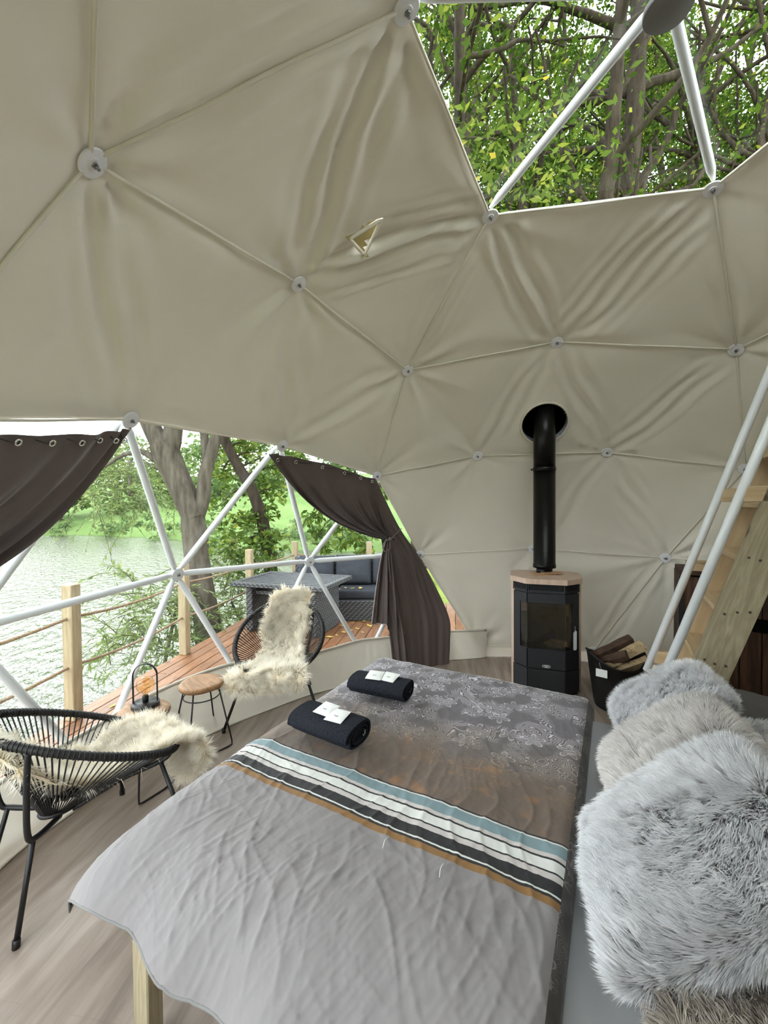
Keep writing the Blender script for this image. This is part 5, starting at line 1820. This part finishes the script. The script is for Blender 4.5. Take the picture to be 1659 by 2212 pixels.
# ------------------------------------------------------------------ stools and lamp
def make_stool(label):
    root = empty('stool', (0, 0, 0), label=label, cat='stool', group='round wooden stools')
    n = 48
    a = np.linspace(0, 2 * np.pi, n, endpoint=False)
    rr_ = .146 * (1 + .02 * np.cos(3 * a + .4) + .012 * np.cos(5 * a))
    prof = [(.86, .0), (.97, .004), (1.0, .016), (1.0, .027), (.96, .036), (.80, .037), (.30, .034), (.02, .034)]
    V = np.concatenate([np.stack([rr_ * s_ * np.cos(a), rr_ * s_ * np.sin(a), np.full(n, .415 + z)], 1) for s_, z in prof])
    F = [(i * n + k, i * n + (k + 1) % n, (i + 1) * n + (k + 1) % n, (i + 1) * n + k) for i in range(len(prof) - 1) for k in range(n)]
    F += [tuple(range(n))[::-1], tuple((len(prof) - 1) * n + k for k in range(n))]
    part('seat', V, F, M['stoolwood'], root, local=True)
    for s_ in (-1, 1):
        pts = [(s_ * .085, -.085, .417), (s_ * .15, -.145, .04), (s_ * .152, -.145, .012), (s_ * .152, -.12, .006), (s_ * .165, 0, .006), (s_ * .152, .12, .006), (s_ * .152, .145, .012), (s_ * .15, .145, .04), (s_ * .085, .085, .417)]
        part('leg_hoop', *tube(pts, .0055, 8), M['black'], root, local=True)
    a = np.linspace(0, 2 * np.pi, 30, endpoint=False)
    part('brace_ring', *tube(np.stack([.118 * np.cos(a), .118 * np.sin(a), np.full(30, .355)], 1), .004, 6, closed=True), M['black'], root, local=True)
    return root


st1 = make_stool('round wooden stool with empty seat next to the far chair')
st1.location = (2.175, 1.60, 0); st1.rotation_euler = (0, 0, math.radians(18))
st2 = copy_tree(st1)
st2['label'] = 'round wooden stool carrying the lamp beside the near chair'
st2.location = (1.90, 1.935, 0); st2.rotation_euler = (0, 0, math.radians(40))

lp = A(1.945, 1.925, .449)
lamp = empty('bulb_lamp', lp, label='black handle lamp with an amber globe bulb standing on a stool', cat='lamp')
v, f = lathe([(.075, 0), (.079, .003), (.079, .024), (.076, .028), (.02, .029), (.018, .03), (.001, .03)], 36)
part('base', v + lp, f, M['black'], lamp)
v, f = lathe([(.017, .028), (.018, .066), (.015, .07), (.013, .072)], 20)
part('socket', v + lp, f, M['black'], lamp)
hd = nrm(A(-.25, -.97, 0))
ht = np.linspace(0, np.pi, 22)
arch = [lp - hd * .068 + Z3 * .004, lp - hd * .068 + Z3 * .12] + [lp - hd * .068 * math.cos(t) + Z3 * (.19 + .075 * math.sin(t)) for t in ht] + [lp + hd * .068 + Z3 * .12, lp + hd * .068 + Z3 * .004]
hn_ = nrm(np.cross(hd, Z3))
pa = np.array(arch)
T = nrm(np.gradient(pa, axis=0))
sd2 = np.cross(T, hn_) * .0022
V = np.stack([pa - hn_ * .009 - sd2, pa + hn_ * .009 - sd2, pa + hn_ * .009 + sd2, pa - hn_ * .009 + sd2], 1).reshape(-1, 3)
m_ = len(pa)
F = [(i * 4 + k, i * 4 + (k + 1) % 4, (i + 1) * 4 + (k + 1) % 4, (i + 1) * 4 + k) for i in range(m_ - 1) for k in range(4)]
part('carry_handle', V, F, M['black'], lamp)
M['amber'] = film('amber_glass', (1.0, 0.86, 0.62), 1.0, .02)
ga = np.linspace(-1.25, np.pi / 2, 16)
prof = [(.013, .07), (.015, .082)] + [(max(.001, .05 * math.cos(t)), .135 + .05 * math.sin(t)) for t in ga]
v, f = lathe(prof, 28)
bulb = part('bulb', v + lp, f, M['amber'], lamp)
M['filament'] = pbr('copper_filament', (0.6, 0.30, 0.10), rough=.4, metal=.6)
sp_ = np.linspace(0, 1, 60)
fil = lp + np.stack([.018 * np.cos(sp_ * 22) * (.4 + sp_), .018 * np.sin(sp_ * 22) * (.4 + sp_), .085 + .075 * sp_], 1)
part('filament', *tube(fil, .0016, 5), M['filament'], bulb)

# ------------------------------------------------------------------ stove
SP = A(1.862, -1.352, 0)                     # flue axis
sfw = nrm(A(-.715, .70, 0)); srt = nrm(np.cross(sfw, Z3)) * -1     # facing, and its right seen from the front
srt = nrm(A(-.70, -.715, 0))                 # to the viewer's right
SC = SP + sfw * .13                          # middle of the body
S = lambda r, fwd, z: SC + srt * r + sfw * fwd + Z3 * z
stove = empty('wood_stove', SC, label='black wood stove with pale wooden top and sides', cat='stove')
H = 1.02
plan = [(-.285, -.20), (-.285, .075), (-.155, .205), (.155, .205), (.285, .075), (.285, -.20)]


def plan_prism(pts, z0, z1):
    n = len(pts)
    V = np.array([S(a, b, z0) for a, b in pts] + [S(a, b, z1) for a, b in pts])
    F = [tuple(range(n))[::-1], tuple(range(n, 2 * n))] + [(i, (i + 1) % n, n + (i + 1) % n, n + i) for i in range(n)]
    return V, F


big = [(-.30, -.21), (-.30, .085), (-.165, .232), (.165, .232), (.30, .085), (.30, -.21), (.22, -.26), (-.22, -.26)]
part('top_plate', *plan_prism(big, H - .045, H), M['beech'], stove, smooth=False)
for s_ in (-1, 1):
    pl = [(s_ * .292, -.20), (s_ * .262, -.20), (s_ * .262, .092), (s_ * .292, .062)]
    part('side_panel', *plan_prism(pl[::s_], .02, H - .046), M['beech'], stove, smooth=False)
M['stoveblk'] = pbr('stove_steel', (0.022, 0.023, 0.027), rough=.5, spec=.4, bump=.1, bscale=200)
M['stovein'] = pbr('firebrick', srgb(150, 134, 104), rough=.95, var=.2, vscale=8)
# body shell leaving a firebox open behind the glass: back, base block, top block
inner = [(-.26, -.19), (-.26, .088), (-.148, .192), (.148, .192), (.26, .088), (.26, -.19)]
part('base_block', *plan_prism(inner, .0, .335), M['stoveblk'], stove, smooth=False)
part('top_block', *plan_prism(inner, .85, H - .046), M['stoveblk'], stove, smooth=False)
part('firebox_back', *plan_prism([(-.255, -.19), (-.255, -.15), (.255, -.15), (.255, -.19)], .335, .85), M['stovein'], stove, smooth=False)
for s_ in (-1, 1):
    pl = [(s_ * .255, -.15), (s_ * .215, -.15), (s_ * .225, .10), (s_ * .258, .085)]
    part('firebox_side', *plan_prism(pl[::s_], .335, .85), M['stovein'], stove, smooth=False)
# faceted front: door frame pieces per facet, glass panes
fac = [((-.268, .088), (-.152, .197)), ((-.152, .197), (.152, .197)), ((.152, .197), (.268, .088))]


def facet_box(fi, a0, a1, z0, z1, d0, d1, mat, name, parent, bev=0):
    (x0, y0), (x1, y1) = fac[fi]
    p0, p1 = A(x0, y0), A(x1, y1)
    t = nrm(p1 - p0); n = A(-t[1], t[0]) if (A(-t[1], t[0]) @ A(0, 1)) > 0 else A(t[1], -t[0])
    q = [p0 + (p1 - p0) * a0 + n * d0, p0 + (p1 - p0) * a1 + n * d0, p0 + (p1 - p0) * a1 + n * d1, p0 + (p1 - p0) * a0 + n * d1]
    V = np.array([S(x, y, z0) for x, y in q] + [S(x, y, z1) for x, y in q])
    return part(name, V, [(0, 1, 2, 3), (7, 6, 5, 4), (0, 4, 5, 1), (1, 5, 6, 2), (2, 6, 7, 3), (3, 7, 4, 0)], mat, parent, smooth=False)


door = empty('door', SC); door.parent = stove; door.location = (0, 0, 0)
for fi in range(3):
    facet_box(fi, 0.0 if fi else .06, 1.0 if fi < 2 else .94, .237, .405, 0, .014, M['stoveblk'], 'door_lower_panel', door)
    facet_box(fi, 0.0 if fi else .06, 1.0 if fi < 2 else .94, .81, .89, 0, .014, M['stoveblk'], 'door_upper_panel', door)
facet_box(0, .06, .52, .405, .81, 0, .014, M['stoveblk'], 'door_stile', door)
facet_box(2, .48, .94, .405, .81, 0, .014, M['stoveblk'], 'door_stile', door)
M['glass'] = film('stove_glass', (.62, .60, .56), 1.2, .015)
facet_box(0, .52, 1.0, .405, .81, .004, .009, M['glass'], 'glass_pane', door)
facet_box(1, 0, 1, .405, .81, .004, .009, M['glass'], 'glass_pane', door)
facet_box(2, 0, .48, .405, .81, .004, .009, M['glass'], 'glass_pane', door)
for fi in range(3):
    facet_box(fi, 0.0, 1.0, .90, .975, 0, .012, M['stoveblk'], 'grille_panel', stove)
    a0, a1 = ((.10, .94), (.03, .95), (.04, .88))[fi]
    facet_box(fi, a0, a1, .918, .964, .008, .0135, M['dull_black'], 'vent_dark_strip', stove)  # black strip proud of the panel, painting the dark of vent openings
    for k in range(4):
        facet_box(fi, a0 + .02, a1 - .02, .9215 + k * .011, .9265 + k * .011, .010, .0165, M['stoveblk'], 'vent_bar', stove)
    facet_box(fi, 0.0, 1.0, .03, .227, 0, .010, M['stoveblk'], 'ash_panel', stove)
hb0 = S(.232, .168, .50)
hv, hf = prism([(-.013, -.085), (.006, -.085), (.013, -.07), (.013, .075), (.004, .085), (-.013, .062)], 0, .012)
part('handle', hb0 + hv @ np.stack([srt, Z3, sfw]), hf, M['handle'], door, smooth=False)
part('handle_ring', *tube(np.array([hb0 + Z3 * (.085 + .018 * math.cos(t) + .016) + srt * .004 * math.sin(t) + sfw * .006 for t in np.linspace(0, 2 * np.pi, 16, endpoint=False)]), .0016, 5, closed=True), M['chrome'], door)
# oval badge: plate with two holes and a bar
bc = S(0, .216, .262)
ba = np.linspace(0, 2 * np.pi, 32, endpoint=False)
ov = np.stack([np.sign(np.cos(ba)) * np.abs(np.cos(ba)) ** .6 * .034, np.sign(np.sin(ba)) * np.abs(np.sin(ba)) ** .8 * .0135], 1)
bv, bf = prism(ov, 0, .003)
badge = part('badge', bc + bv @ np.stack([srt, Z3, sfw]), bf, M['handle'], door, smooth=False)
for s_ in (-1, 1):
    tv, tf = prism([(s_ * .026, -.007), (s_ * .013, -.007), (s_ * .022, .007)][::s_], .0028, .0036)
    part('badge_mark', bc + tv @ np.stack([srt, Z3, sfw]), tf, M['dull_black'], badge, smooth=False)
# flue pipe
pl = []
v, f = lathe([(.072, H - .01), (.072, 1.075)], 28, SP); part('flue_neck', v, f, M['pipe'], stove)
v, f = lathe([(.090, 1.068), (.103, 1.072), (.103, 1.10), (.098, 1.106), (.098, 1.985)], 40, SP); part('flue_pipe', v, f, M['pipe'], stove)
v, f = lathe([(.099, 1.972), (.1035, 1.976), (.1035, 2.004), (.099, 2.008)], 40, SP); part('flue_joint', v, f, M['pipe'], stove)
v, f = lathe([(.0965, 2.0), (.0965, 2.32), (.094, 2.62)], 40, SP); part('flue_pipe', v, f, M['pipe'], stove)
bx = SP - srt * .106 + Z3 * 1.99
part('joint_screw', *tube([bx, bx - srt * .014], .009, 8), M['pipe'], stove)
for k, (a, b, r, ln, an, mt) in enumerate([(-.09, .02, .035, .22, .3, 'bark'), (.0, .0, .04, .2, -.5, 'bark'), (.06, .04, .03, .2, .2, 'logwood'), (.12, .05, .026, .16, .5, 'logwood')]):
    c = S(a, b, .365 + (.05 if k == 1 else 0) + .02 * k)
    d = nrm(srt * math.cos(an) + sfw * math.sin(an) + Z3 * (.5 if k == 1 else .05))
    thing('firewood_log', *tube([c - d * ln / 2, c + d * ln / 2], r, 7), M[mt], smooth=False, cat='log', group='logs inside the stove',
          label=['charred log lying behind the stove glass on the left', 'charred log propped upright behind the stove glass', 'pale log end low behind the stove glass', 'pale log piece low at the right behind the stove glass'][k])
# kraft cards on the stove top
for k, (a, b, w, l, z, lb) in enumerate([(-.02, -.02, .20, .12, 0, 'folded brown card lying on the wooden stove top'), (.06, -.05, .17, .10, .012, 'thin brown leaflet on top of the folded card on the stove')]):
    c = S(a, b, H + .004 + z)
    d1 = nrm(srt * .95 - sfw * .3 + Z3 * .03 * k)
    v, f = frame_box(c, d1, sfw, (w, l, .006), .001, 1)
    thing('card_booklet', v, f, M['kraft'], smooth=False, label=lb, cat='card', group='cards on the stove')

# ------------------------------------------------------------------ log basket
KC = A(1.235, -1.475, 0)
basket = empty('log_basket', KC, label='black rubber tub full of split firewood beside the stove', cat='basket')
n = 48
a = np.linspace(0, 2 * np.pi, n, endpoint=False)


def tub(rs, zf):
    return np.stack([KC[0] + rs * np.cos(a), KC[1] + rs * np.sin(a), zf], 1)


ha = math.atan2(srt[1], srt[0])
wave = .045 * np.cos(2 * (a - ha - .2))
layers = [tub(.150, np.full(n, .004)), tub(.158, np.full(n, .03)), tub(.188, np.full(n, .25)), tub(.212, .40 + wave), tub(.222, .412 + wave), tub(.218, .422 + wave), tub(.207, .415 + wave), tub(.180, np.full(n, .25)), tub(.145, np.full(n, .04))]
V = np.concatenate(layers)
F = [(i * n + k, i * n + (k + 1) % n, (i + 1) * n + (k + 1) % n, (i + 1) * n + k) for i in range(len(layers) - 1) for k in range(n)]
F += [tuple(range(n))[::-1], tuple((len(layers) - 1) * n + k for k in range(n))]
part('tub', V, F, M['rubber'], basket)
tgc = KC - srt * .13 + sfw * .185 + Z3 * .33
tn = nrm(sfw * .9 - srt * .35)
v, f = frame_box(tgc, np.cross(Z3, tn), Z3, (.082, .062, .002))
lab_ = part('paper_label', v, f, M['paper'], basket, smooth=False, label='small white paper label on a string')
part('label_string', *tube([tgc + Z3 * .03, tgc + Z3 * .06 - srt * .012, tgc + Z3 * .085 - srt * .015], .001, 4), M['paper'], basket)


def split_log(c, d, ln, r, ang, label, mt):
    sec = [(math.cos(t) * r * k, math.sin(t) * r * k) for t, k in zip(np.radians([0, 60, 120, 190, 255, 310]), (1, .9, 1.05, .8, .95, .85))] if mt == 'bark' else \
          [(r * .95, -r * .5), (r * .85, r * .35), (r * .1, r * .75), (-r * .9, r * .1), (-r * .5, -r * .65)]
    d = nrm(d); u = nrm(np.cross(d, Z3)); w = np.cross(u, d)
    ca, sa = math.cos(ang), math.sin(ang)
    rows = []
    for q in np.linspace(-.5, .5, 5):
        for x, y in sec:
            jx = 1 + .07 * math.sin(q * 9 + x * 60)
            rows.append(c + d * q * ln + u * (x * ca - y * sa) * jx + w * (x * sa + y * ca) * jx)
    m = len(sec)
    F = [(i * m + k, i * m + (k + 1) % m, (i + 1) * m + (k + 1) % m, (i + 1) * m + k) for i in range(4) for k in range(m)]
    F += [tuple(range(m))[::-1], tuple(4 * m + k for k in range(m))]
    thing('firewood_log', np.array(rows), F, M[mt], smooth=False, label=label, cat='log', group='logs in the tub')


K = lambda r, fw, z: KC + srt * r + sfw * fw + Z3 * z
split_log(K(-.03, .0, .475), srt * .8 + Z3 * .42 - sfw * .2, .36, .045, .4, 'dark barked log lying across the top of the tub', 'bark')
split_log(K(.055, .03, .44), srt * .8 + Z3 * .5 - sfw * .15, .34, .062, .2, 'pale split log with a square end leaning out of the tub', 'logwood')
split_log(K(.085, .075, .36), srt * .8 + Z3 * .42, .30, .055, .9, 'pale split log low against the front rim of the tub', 'logwood')
split_log(K(-.05, .06, .40), srt * .6 + Z3 * .3 + sfw * .2, .28, .05, .2, 'brown barked log deep in the tub behind the label', 'bark')
split_log(K(.02, -.07, .40), srt * .7 + Z3 * .45, .30, .05, 1.4, 'split log at the back of the tub', 'logwood')

# ------------------------------------------------------------------ steep stairs
SLOPE = 3.12
stairs = empty('stairs', B(1.75, -.7, 0), label='steep pale pine stairs with white tube handrails at the right', cat='stairs')
sl = nrm(A(1, 0, SLOPE))            # in (u, v, z)
VN_, VF_ = -.42, -.97               # near and far string plane (v)
up_ = nrm(A(-SLOPE, 0, 1))          # towards the front edge
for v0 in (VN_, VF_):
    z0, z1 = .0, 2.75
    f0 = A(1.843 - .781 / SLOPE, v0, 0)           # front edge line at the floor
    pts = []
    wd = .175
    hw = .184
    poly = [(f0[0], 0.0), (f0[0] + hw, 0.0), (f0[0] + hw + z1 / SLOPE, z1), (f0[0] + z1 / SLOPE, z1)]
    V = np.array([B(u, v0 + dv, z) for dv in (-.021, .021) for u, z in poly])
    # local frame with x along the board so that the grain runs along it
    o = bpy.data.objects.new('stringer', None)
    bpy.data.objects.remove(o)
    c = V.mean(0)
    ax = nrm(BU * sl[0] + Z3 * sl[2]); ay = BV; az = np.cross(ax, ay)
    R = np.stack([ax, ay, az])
    me = mkmesh('stringer', (V - c) @ R.T, [(3, 2, 1, 0), (4, 5, 6, 7), (0, 1, 5, 4), (1, 2, 6, 5), (2, 3, 7, 6), (3, 0, 4, 7)], M['pine'] if v0 == VN_ else M['ply'], smooth=False)  # far stringer gets the ply colour, painting in the warm light on it
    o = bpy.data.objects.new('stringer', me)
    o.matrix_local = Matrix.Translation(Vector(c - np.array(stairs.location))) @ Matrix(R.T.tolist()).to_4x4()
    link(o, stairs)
for k in range(9):
    z = .21 + .29 * k
    uf_ = 1.843 - .781 / SLOPE + z / SLOPE
    board('tread', M['ply'], stairs, B(uf_ + .10, (VN_ + VF_) / 2, z), BV, BU, (abs(VN_ - VF_) - .043, .19, .028), .003, 1)
    board('riser', M['ply'], stairs, B(uf_ + .19 + .03, (VN_ + VF_) / 2, z + .145), BV, Z3 * SLOPE + BU, (abs(VN_ - VF_) - .043, .30, .015))
M['screw'] = pbr('dark_screw', (0.05, 0.042, 0.03), rough=.7)
sv, sfc = lathe([(.001, -.003), (.0065, -.003), (.0065, .002), (.001, .0025)], 10)
for k in range(8):
    for du in (.045, .095, .145):
        z = .21 + .29 * k + .012 * math.sin(k * 3 + du * 40)
        c = B(1.843 - .781 / SLOPE + z / SLOPE + du, VN_ + .0215, z)
        part('screw', c + sv @ np.stack([BU, Z3, BV]), sfc, M['screw'], stairs, smooth=False)
for v0, u0, u1, z0, z1 in ((VN_ + .0, 1.725, None, .70, 2.6), (VF_ - .0, 1.668, None, .49, 2.75)):
    a = B(1.731 + (z0 - .731) / SLOPE, v0, z0); b = B(1.731 + (z1 - .731) / SLOPE, v0, z1)
    rail = part('handrail', *tube([a, b], .0245, 16), M['rail_white'], stairs)
    for zz2 in (.60 if v0 == VF_ else .45, 1.72):
        uc = 1.843 - .781 / SLOPE + zz2 / SLOPE
        board('rail_block', M['ply'], stairs, B(uc - .03, v0, zz2), BU, BV, (.115, .042, .085), .003, 1)

# ------------------------------------------------------------------ dark cabinet behind the stairs
CU0, CV0 = 1.955, -1.8
cab = empty('reclaimed_cabinet', B(2.3, CV0 - .2, 0), label='dark reclaimed wood cabinet behind the stairs', cat='cabinet')
board('carcass', M['dull_black'], cab, B(2.30, CV0 - .2, .54), BU, BV, (.66, .36, 1.02))  # solid black box; shade of the open shelf gap is painted in
x = CU0
cr_ = np.random.default_rng(9)
while x < 2.62:
    w = cr_.uniform(.09, .15)
    board('plank', M['darkwood'], cab, B(x + w / 2, CV0 + .0, .33), Z3, BU, (.62, w - .006, .022), .003, 1)
    board('plank', M['darkwood'], cab, B(x + w / 2, CV0 - .005, .90), Z3, BU, (.30, w - .006, .022), .003, 1)
    x += w
for k in range(3):
    board('side_plank', M['darkwood'], cab, B(CU0 - .012, CV0 - .07 - .125 * k, .54), Z3, BV, (1.06, .12, .02), .003, 1)
board('corner_angle', M['black'], cab, B(CU0 - .012, CV0 + .006, .53), Z3, BU, (1.05, .035, .03))
board('top_board', M['darkwood'], cab, B(2.31, CV0 - .18, 1.085), BU, BV, (.74, .44, .035), .004, 1)
tray = empty('wooden_tray', B(2.11, CV0 - .1, 1.103), label='small pale wooden tray on the dark cabinet', cat='tray')
board('bottom', M['ply'], tray, B(2.11, CV0 - .1, 1.115), BU, BV, (.22, .26, .02))
for s_ in (-1, 1):
    board('rim_board', M['ply'], tray, B(2.11, CV0 - .1 + s_ * .125, 1.135), BU, Z3, (.22, .06, .012))
    board('rim_board', M['ply'], tray, B(2.11 + s_ * .105, CV0 - .1, 1.135), BV, Z3, (.24, .06, .012))


# ------------------------------------------------------------------ curtains
def surf(Pf, nu_, nv2, fold):
    s_ = np.linspace(0, 1, nu_); t_ = np.linspace(0, 1, nv2)
    Sg, Tg = np.meshgrid(s_, t_, indexing='ij')
    P = Pf(Sg, Tg)
    rad = nrm(P - DC)
    P = P - rad * fold(Sg, Tg)[..., None]
    return P


def lerp_curves(Ca, Cb, Sg, n):
    return Ca[None] * (1 - Sg[..., None]) + Cb[None] * Sg[..., None]


def curtain(label, top, tie, ctrl0, ctrl1, extra=None, rings=6, seed=0, flip=1):
    root = empty('curtain', A(tie[0], tie[1], 0), label=label, cat='curtain', group='brown tied curtains')
    nS, nT = 120, 60
    T0 = spline(top, nS)
    s_ = np.linspace(0, 1, nS)[:, None]
    G = tie + (s_ - .5) * A(0, 0, .05) + (s_ - .5) * nrm(A(tie[1], -tie[0], 0)) * .02
    Cc = ctrl0 * (1 - s_) + ctrl1 * s_
    t = np.linspace(0, 1, nT)
    P = ((1 - t) ** 2)[None, :, None] * T0[:, None] + (2 * t * (1 - t))[None, :, None] * Cc[:, None] + (t ** 2)[None, :, None] * G[:, None]
    Sg, Tg = np.meshgrid(s_[:, 0], t, indexing='ij')
    fo = .034 * np.sin(2 * np.pi * (4.6 * Sg ** .75 + .3 * np.sin(3 * Tg)) + seed) * (.35 + .9 * Tg) * (1 - .55 * sstep(.8, 1, Tg)) * (1 - .6 * Sg)
    fo += .012 * np.sin(2 * np.pi * (11 * Sg + .5 * Tg) + 1 + seed) * sstep(.1, .7, Tg) * (1 - .5 * sstep(.85, 1, Tg))
    fo += .008 * pn(Sg * 9, Tg * 2, seed)
    P = P - nrm(P - DC) * (fo + .02)[..., None]
    part('drape', P.reshape(-1, 3), grid_faces(nS, nT), M['curtain'], root)
    part('hem', *tube(P[0][::2], .005, 6), M['curtain'], root)
    for k in range(rings):
        i = int(nS * (.06 + .9 * k / (rings - 1 + 1e-9))); i = min(i, nS - 2)
        c = P[i, 2] - nrm(P[i, 2] - DC) * .008
        nn = -nrm(c - DC)
        e1_ = nrm(np.cross(nn, Z3)); e2_ = np.cross(nn, e1_)
        aa = np.linspace(0, 2 * np.pi, 18, endpoint=False)
        part('grommet', *tube(c + .0125 * (np.outer(np.cos(aa), e1_) + np.outer(np.sin(aa), e2_)), .0042, 6, closed=True), M['chrome'], root)
        if k < rings - 1:
            j = int(nS * (.06 + .9 * (k + .62) / (rings - 1))); q = P[min(j, nS - 1), 1] - nrm(P[i, 2] - DC) * .006
            part('cord', *tube([c, (c + q) / 2 - Z3 * .004, q], .0022, 5), M['black'], root)
    return root, P


tie1 = A(2.765, -.150, 1.353)
cur1, P1 = curtain('brown curtain tied back beside the far chair and stove wall', [A(2.215, 1.12, 2.075), A(2.30, .90, 2.065), A(2.42, .55, 2.02), A(2.51, .28, 1.96), A(2.575, .085, 1.915)],
                   tie1, A(2.80, .60, 1.48), A(2.74, -.06, 1.62), seed=1)
# bunched end at the disc
b0 = A(2.33, .965, 2.115)
# back panel falling behind the tie to the floor
lc = spline([A(2.55, .20, 1.93), A(2.71, .03, 1.60), A(2.80, -.10, 1.32), A(2.80, -.15, .75), A(2.69, -.15, .35), A(2.575, -.14, .015)], 60)
rc = spline([A(2.605, .045, 1.92), A(2.78, -.30, 1.44), A(2.825, -.55, 1.13), A(2.815, -.745, .80), A(2.77, -.90, .43), A(2.68, -.85, .20), A(2.585, -.775, .015)], 60)
Sg, Tg = np.meshgrid(np.linspace(0, 1, 60), np.linspace(0, 1, 60), indexing='ij')
P = lc[None] * (1 - Sg[..., None]) + rc[None] * Sg[..., None]
fo = (.014 * np.sin(2 * np.pi * (3.2 * Sg + .3 * Tg)) + .007 * np.sin(2 * np.pi * 8 * Sg + 3 * Tg) + .012 * pn(Sg * 3, Tg * 3, 6)) * sstep(.05, .5, Tg)
P = P - nrm((P - DC) * A(1, 1, .2)) * fo[..., None]
part('back_panel', P.reshape(-1, 3), grid_faces(60, 60), M['curtain'], cur1)
# front tail hanging from the tie in folds
lc = spline([tie1 + A(-.02, .03, -.02), A(2.765, -.055, 1.12), A(2.77, .0, .85), A(2.75, .062, .505)], 60)
rc = spline([tie1 + A(-.02, -.02, -.02), A(2.735, -.195, 1.12), A(2.70, -.225, .85), A(2.66, -.245, .505)], 60)
P = lc[None] * (1 - Sg[..., None]) + rc[None] * Sg[..., None]
P[..., 2] -= .30 * (sstep(.45, .55, Sg) * .22 + sstep(.72, .8, Sg) * .9 + .05 * Sg) * Tg ** 2
fo = (.030 * np.sin(2 * np.pi * (2.6 * Sg) + .5) + .014 * np.sin(2 * np.pi * 6.2 * Sg + 1.2)) * (.25 + .75 * sstep(0, .6, Tg))
P = P - nrm((P - DC) * A(1, 1, .1)) * (fo + .03)[..., None]
part('tail', P.reshape(-1, 3), grid_faces(60, 60), M['curtain'], cur1)
part('tail_hem', *tube(P[:, -1], .0035, 6), M['hem'], cur1)
part('tail_edge', *tube(P[0], .003, 5), M['hem'], cur1)
# lower end of the tail reaching to the floor
lc = spline([A(2.75, -.10, .75), A(2.66, -.11, .40), A(2.54, -.10, .02)], 40)
rc = spline([A(2.74, -.22, .75), A(2.62, -.25, .40), A(2.51, -.23, .02)], 40)
Sg2, Tg2 = np.meshgrid(np.linspace(0, 1, 30), np.linspace(0, 1, 40), indexing='ij')
P = lc[None] * (1 - Sg2[..., None]) + rc[None] * Sg2[..., None]
P[..., 2] += .06 * sstep(.55, 1, Sg2) * Tg2 ** 3
P = P - nrm((P - DC) * A(1, 1, .1)) * (.016 * np.sin(2 * np.pi * 2.2 * Sg2 + 1))[..., None]
part('under_tail', P.reshape(-1, 3), grid_faces(30, 40), M['curtain'], cur1)
part('under_tail_hem', *tube(P[:, -1], .003, 5), M['hem'], cur1)
# tie band with bow
tc0 = tie1 - nrm(tie1 - DC) * .085
band = [tc0 + A(0, -.13, .10), tc0 + A(0, -.05, .035), tc0, tc0 + A(.03, .045, -.02)]
part('tie_band', *tube(spline(band, 20), .008, 6, flat=.5), M['tie'], cur1)
part('tie_loop', *tube(spline([tc0, tc0 + A(0, .07, -.04), tc0 + A(0, .06, -.12), tc0 + A(0, .0, -.09), tc0], 24), .0065, 6, flat=.6), M['tie'], cur1)
part('tie_loop', *tube(spline([tc0, tc0 + A(0, -.05, .012), tc0 + A(0, -.075, -.03), tc0 + A(0, -.03, -.02), tc0], 20), .0065, 6, flat=.6), M['tie'], cur1)
part('tie_end', *tube(spline([tc0, tc0 + A(-.01, .02, -.2), tc0 + A(-.01, .0, -.42)], 16), .005, 6, flat=.5), M['tie'], cur1)
v, f = lathe([(.001, -.018), (.014, -.014), (.019, 0), (.014, .014), (.001, .018)], 14)
part('tie_knot', v + tc0, f, M['tie'], cur1)

tie2 = A(.35, 2.72, 1.35)
cur2, P2_ = curtain('brown curtain swept across the upper left of the window', [A(1.565, 1.945, 2.10), A(1.50, 2.00, 2.075), A(1.36, 2.10, 2.03), A(1.15, 2.24, 1.985), A(.95, 2.36, 1.95)], tie2,
                    A(1.70, 2.44, 1.26), A(.85, 2.55, 1.62), rings=7, seed=4)
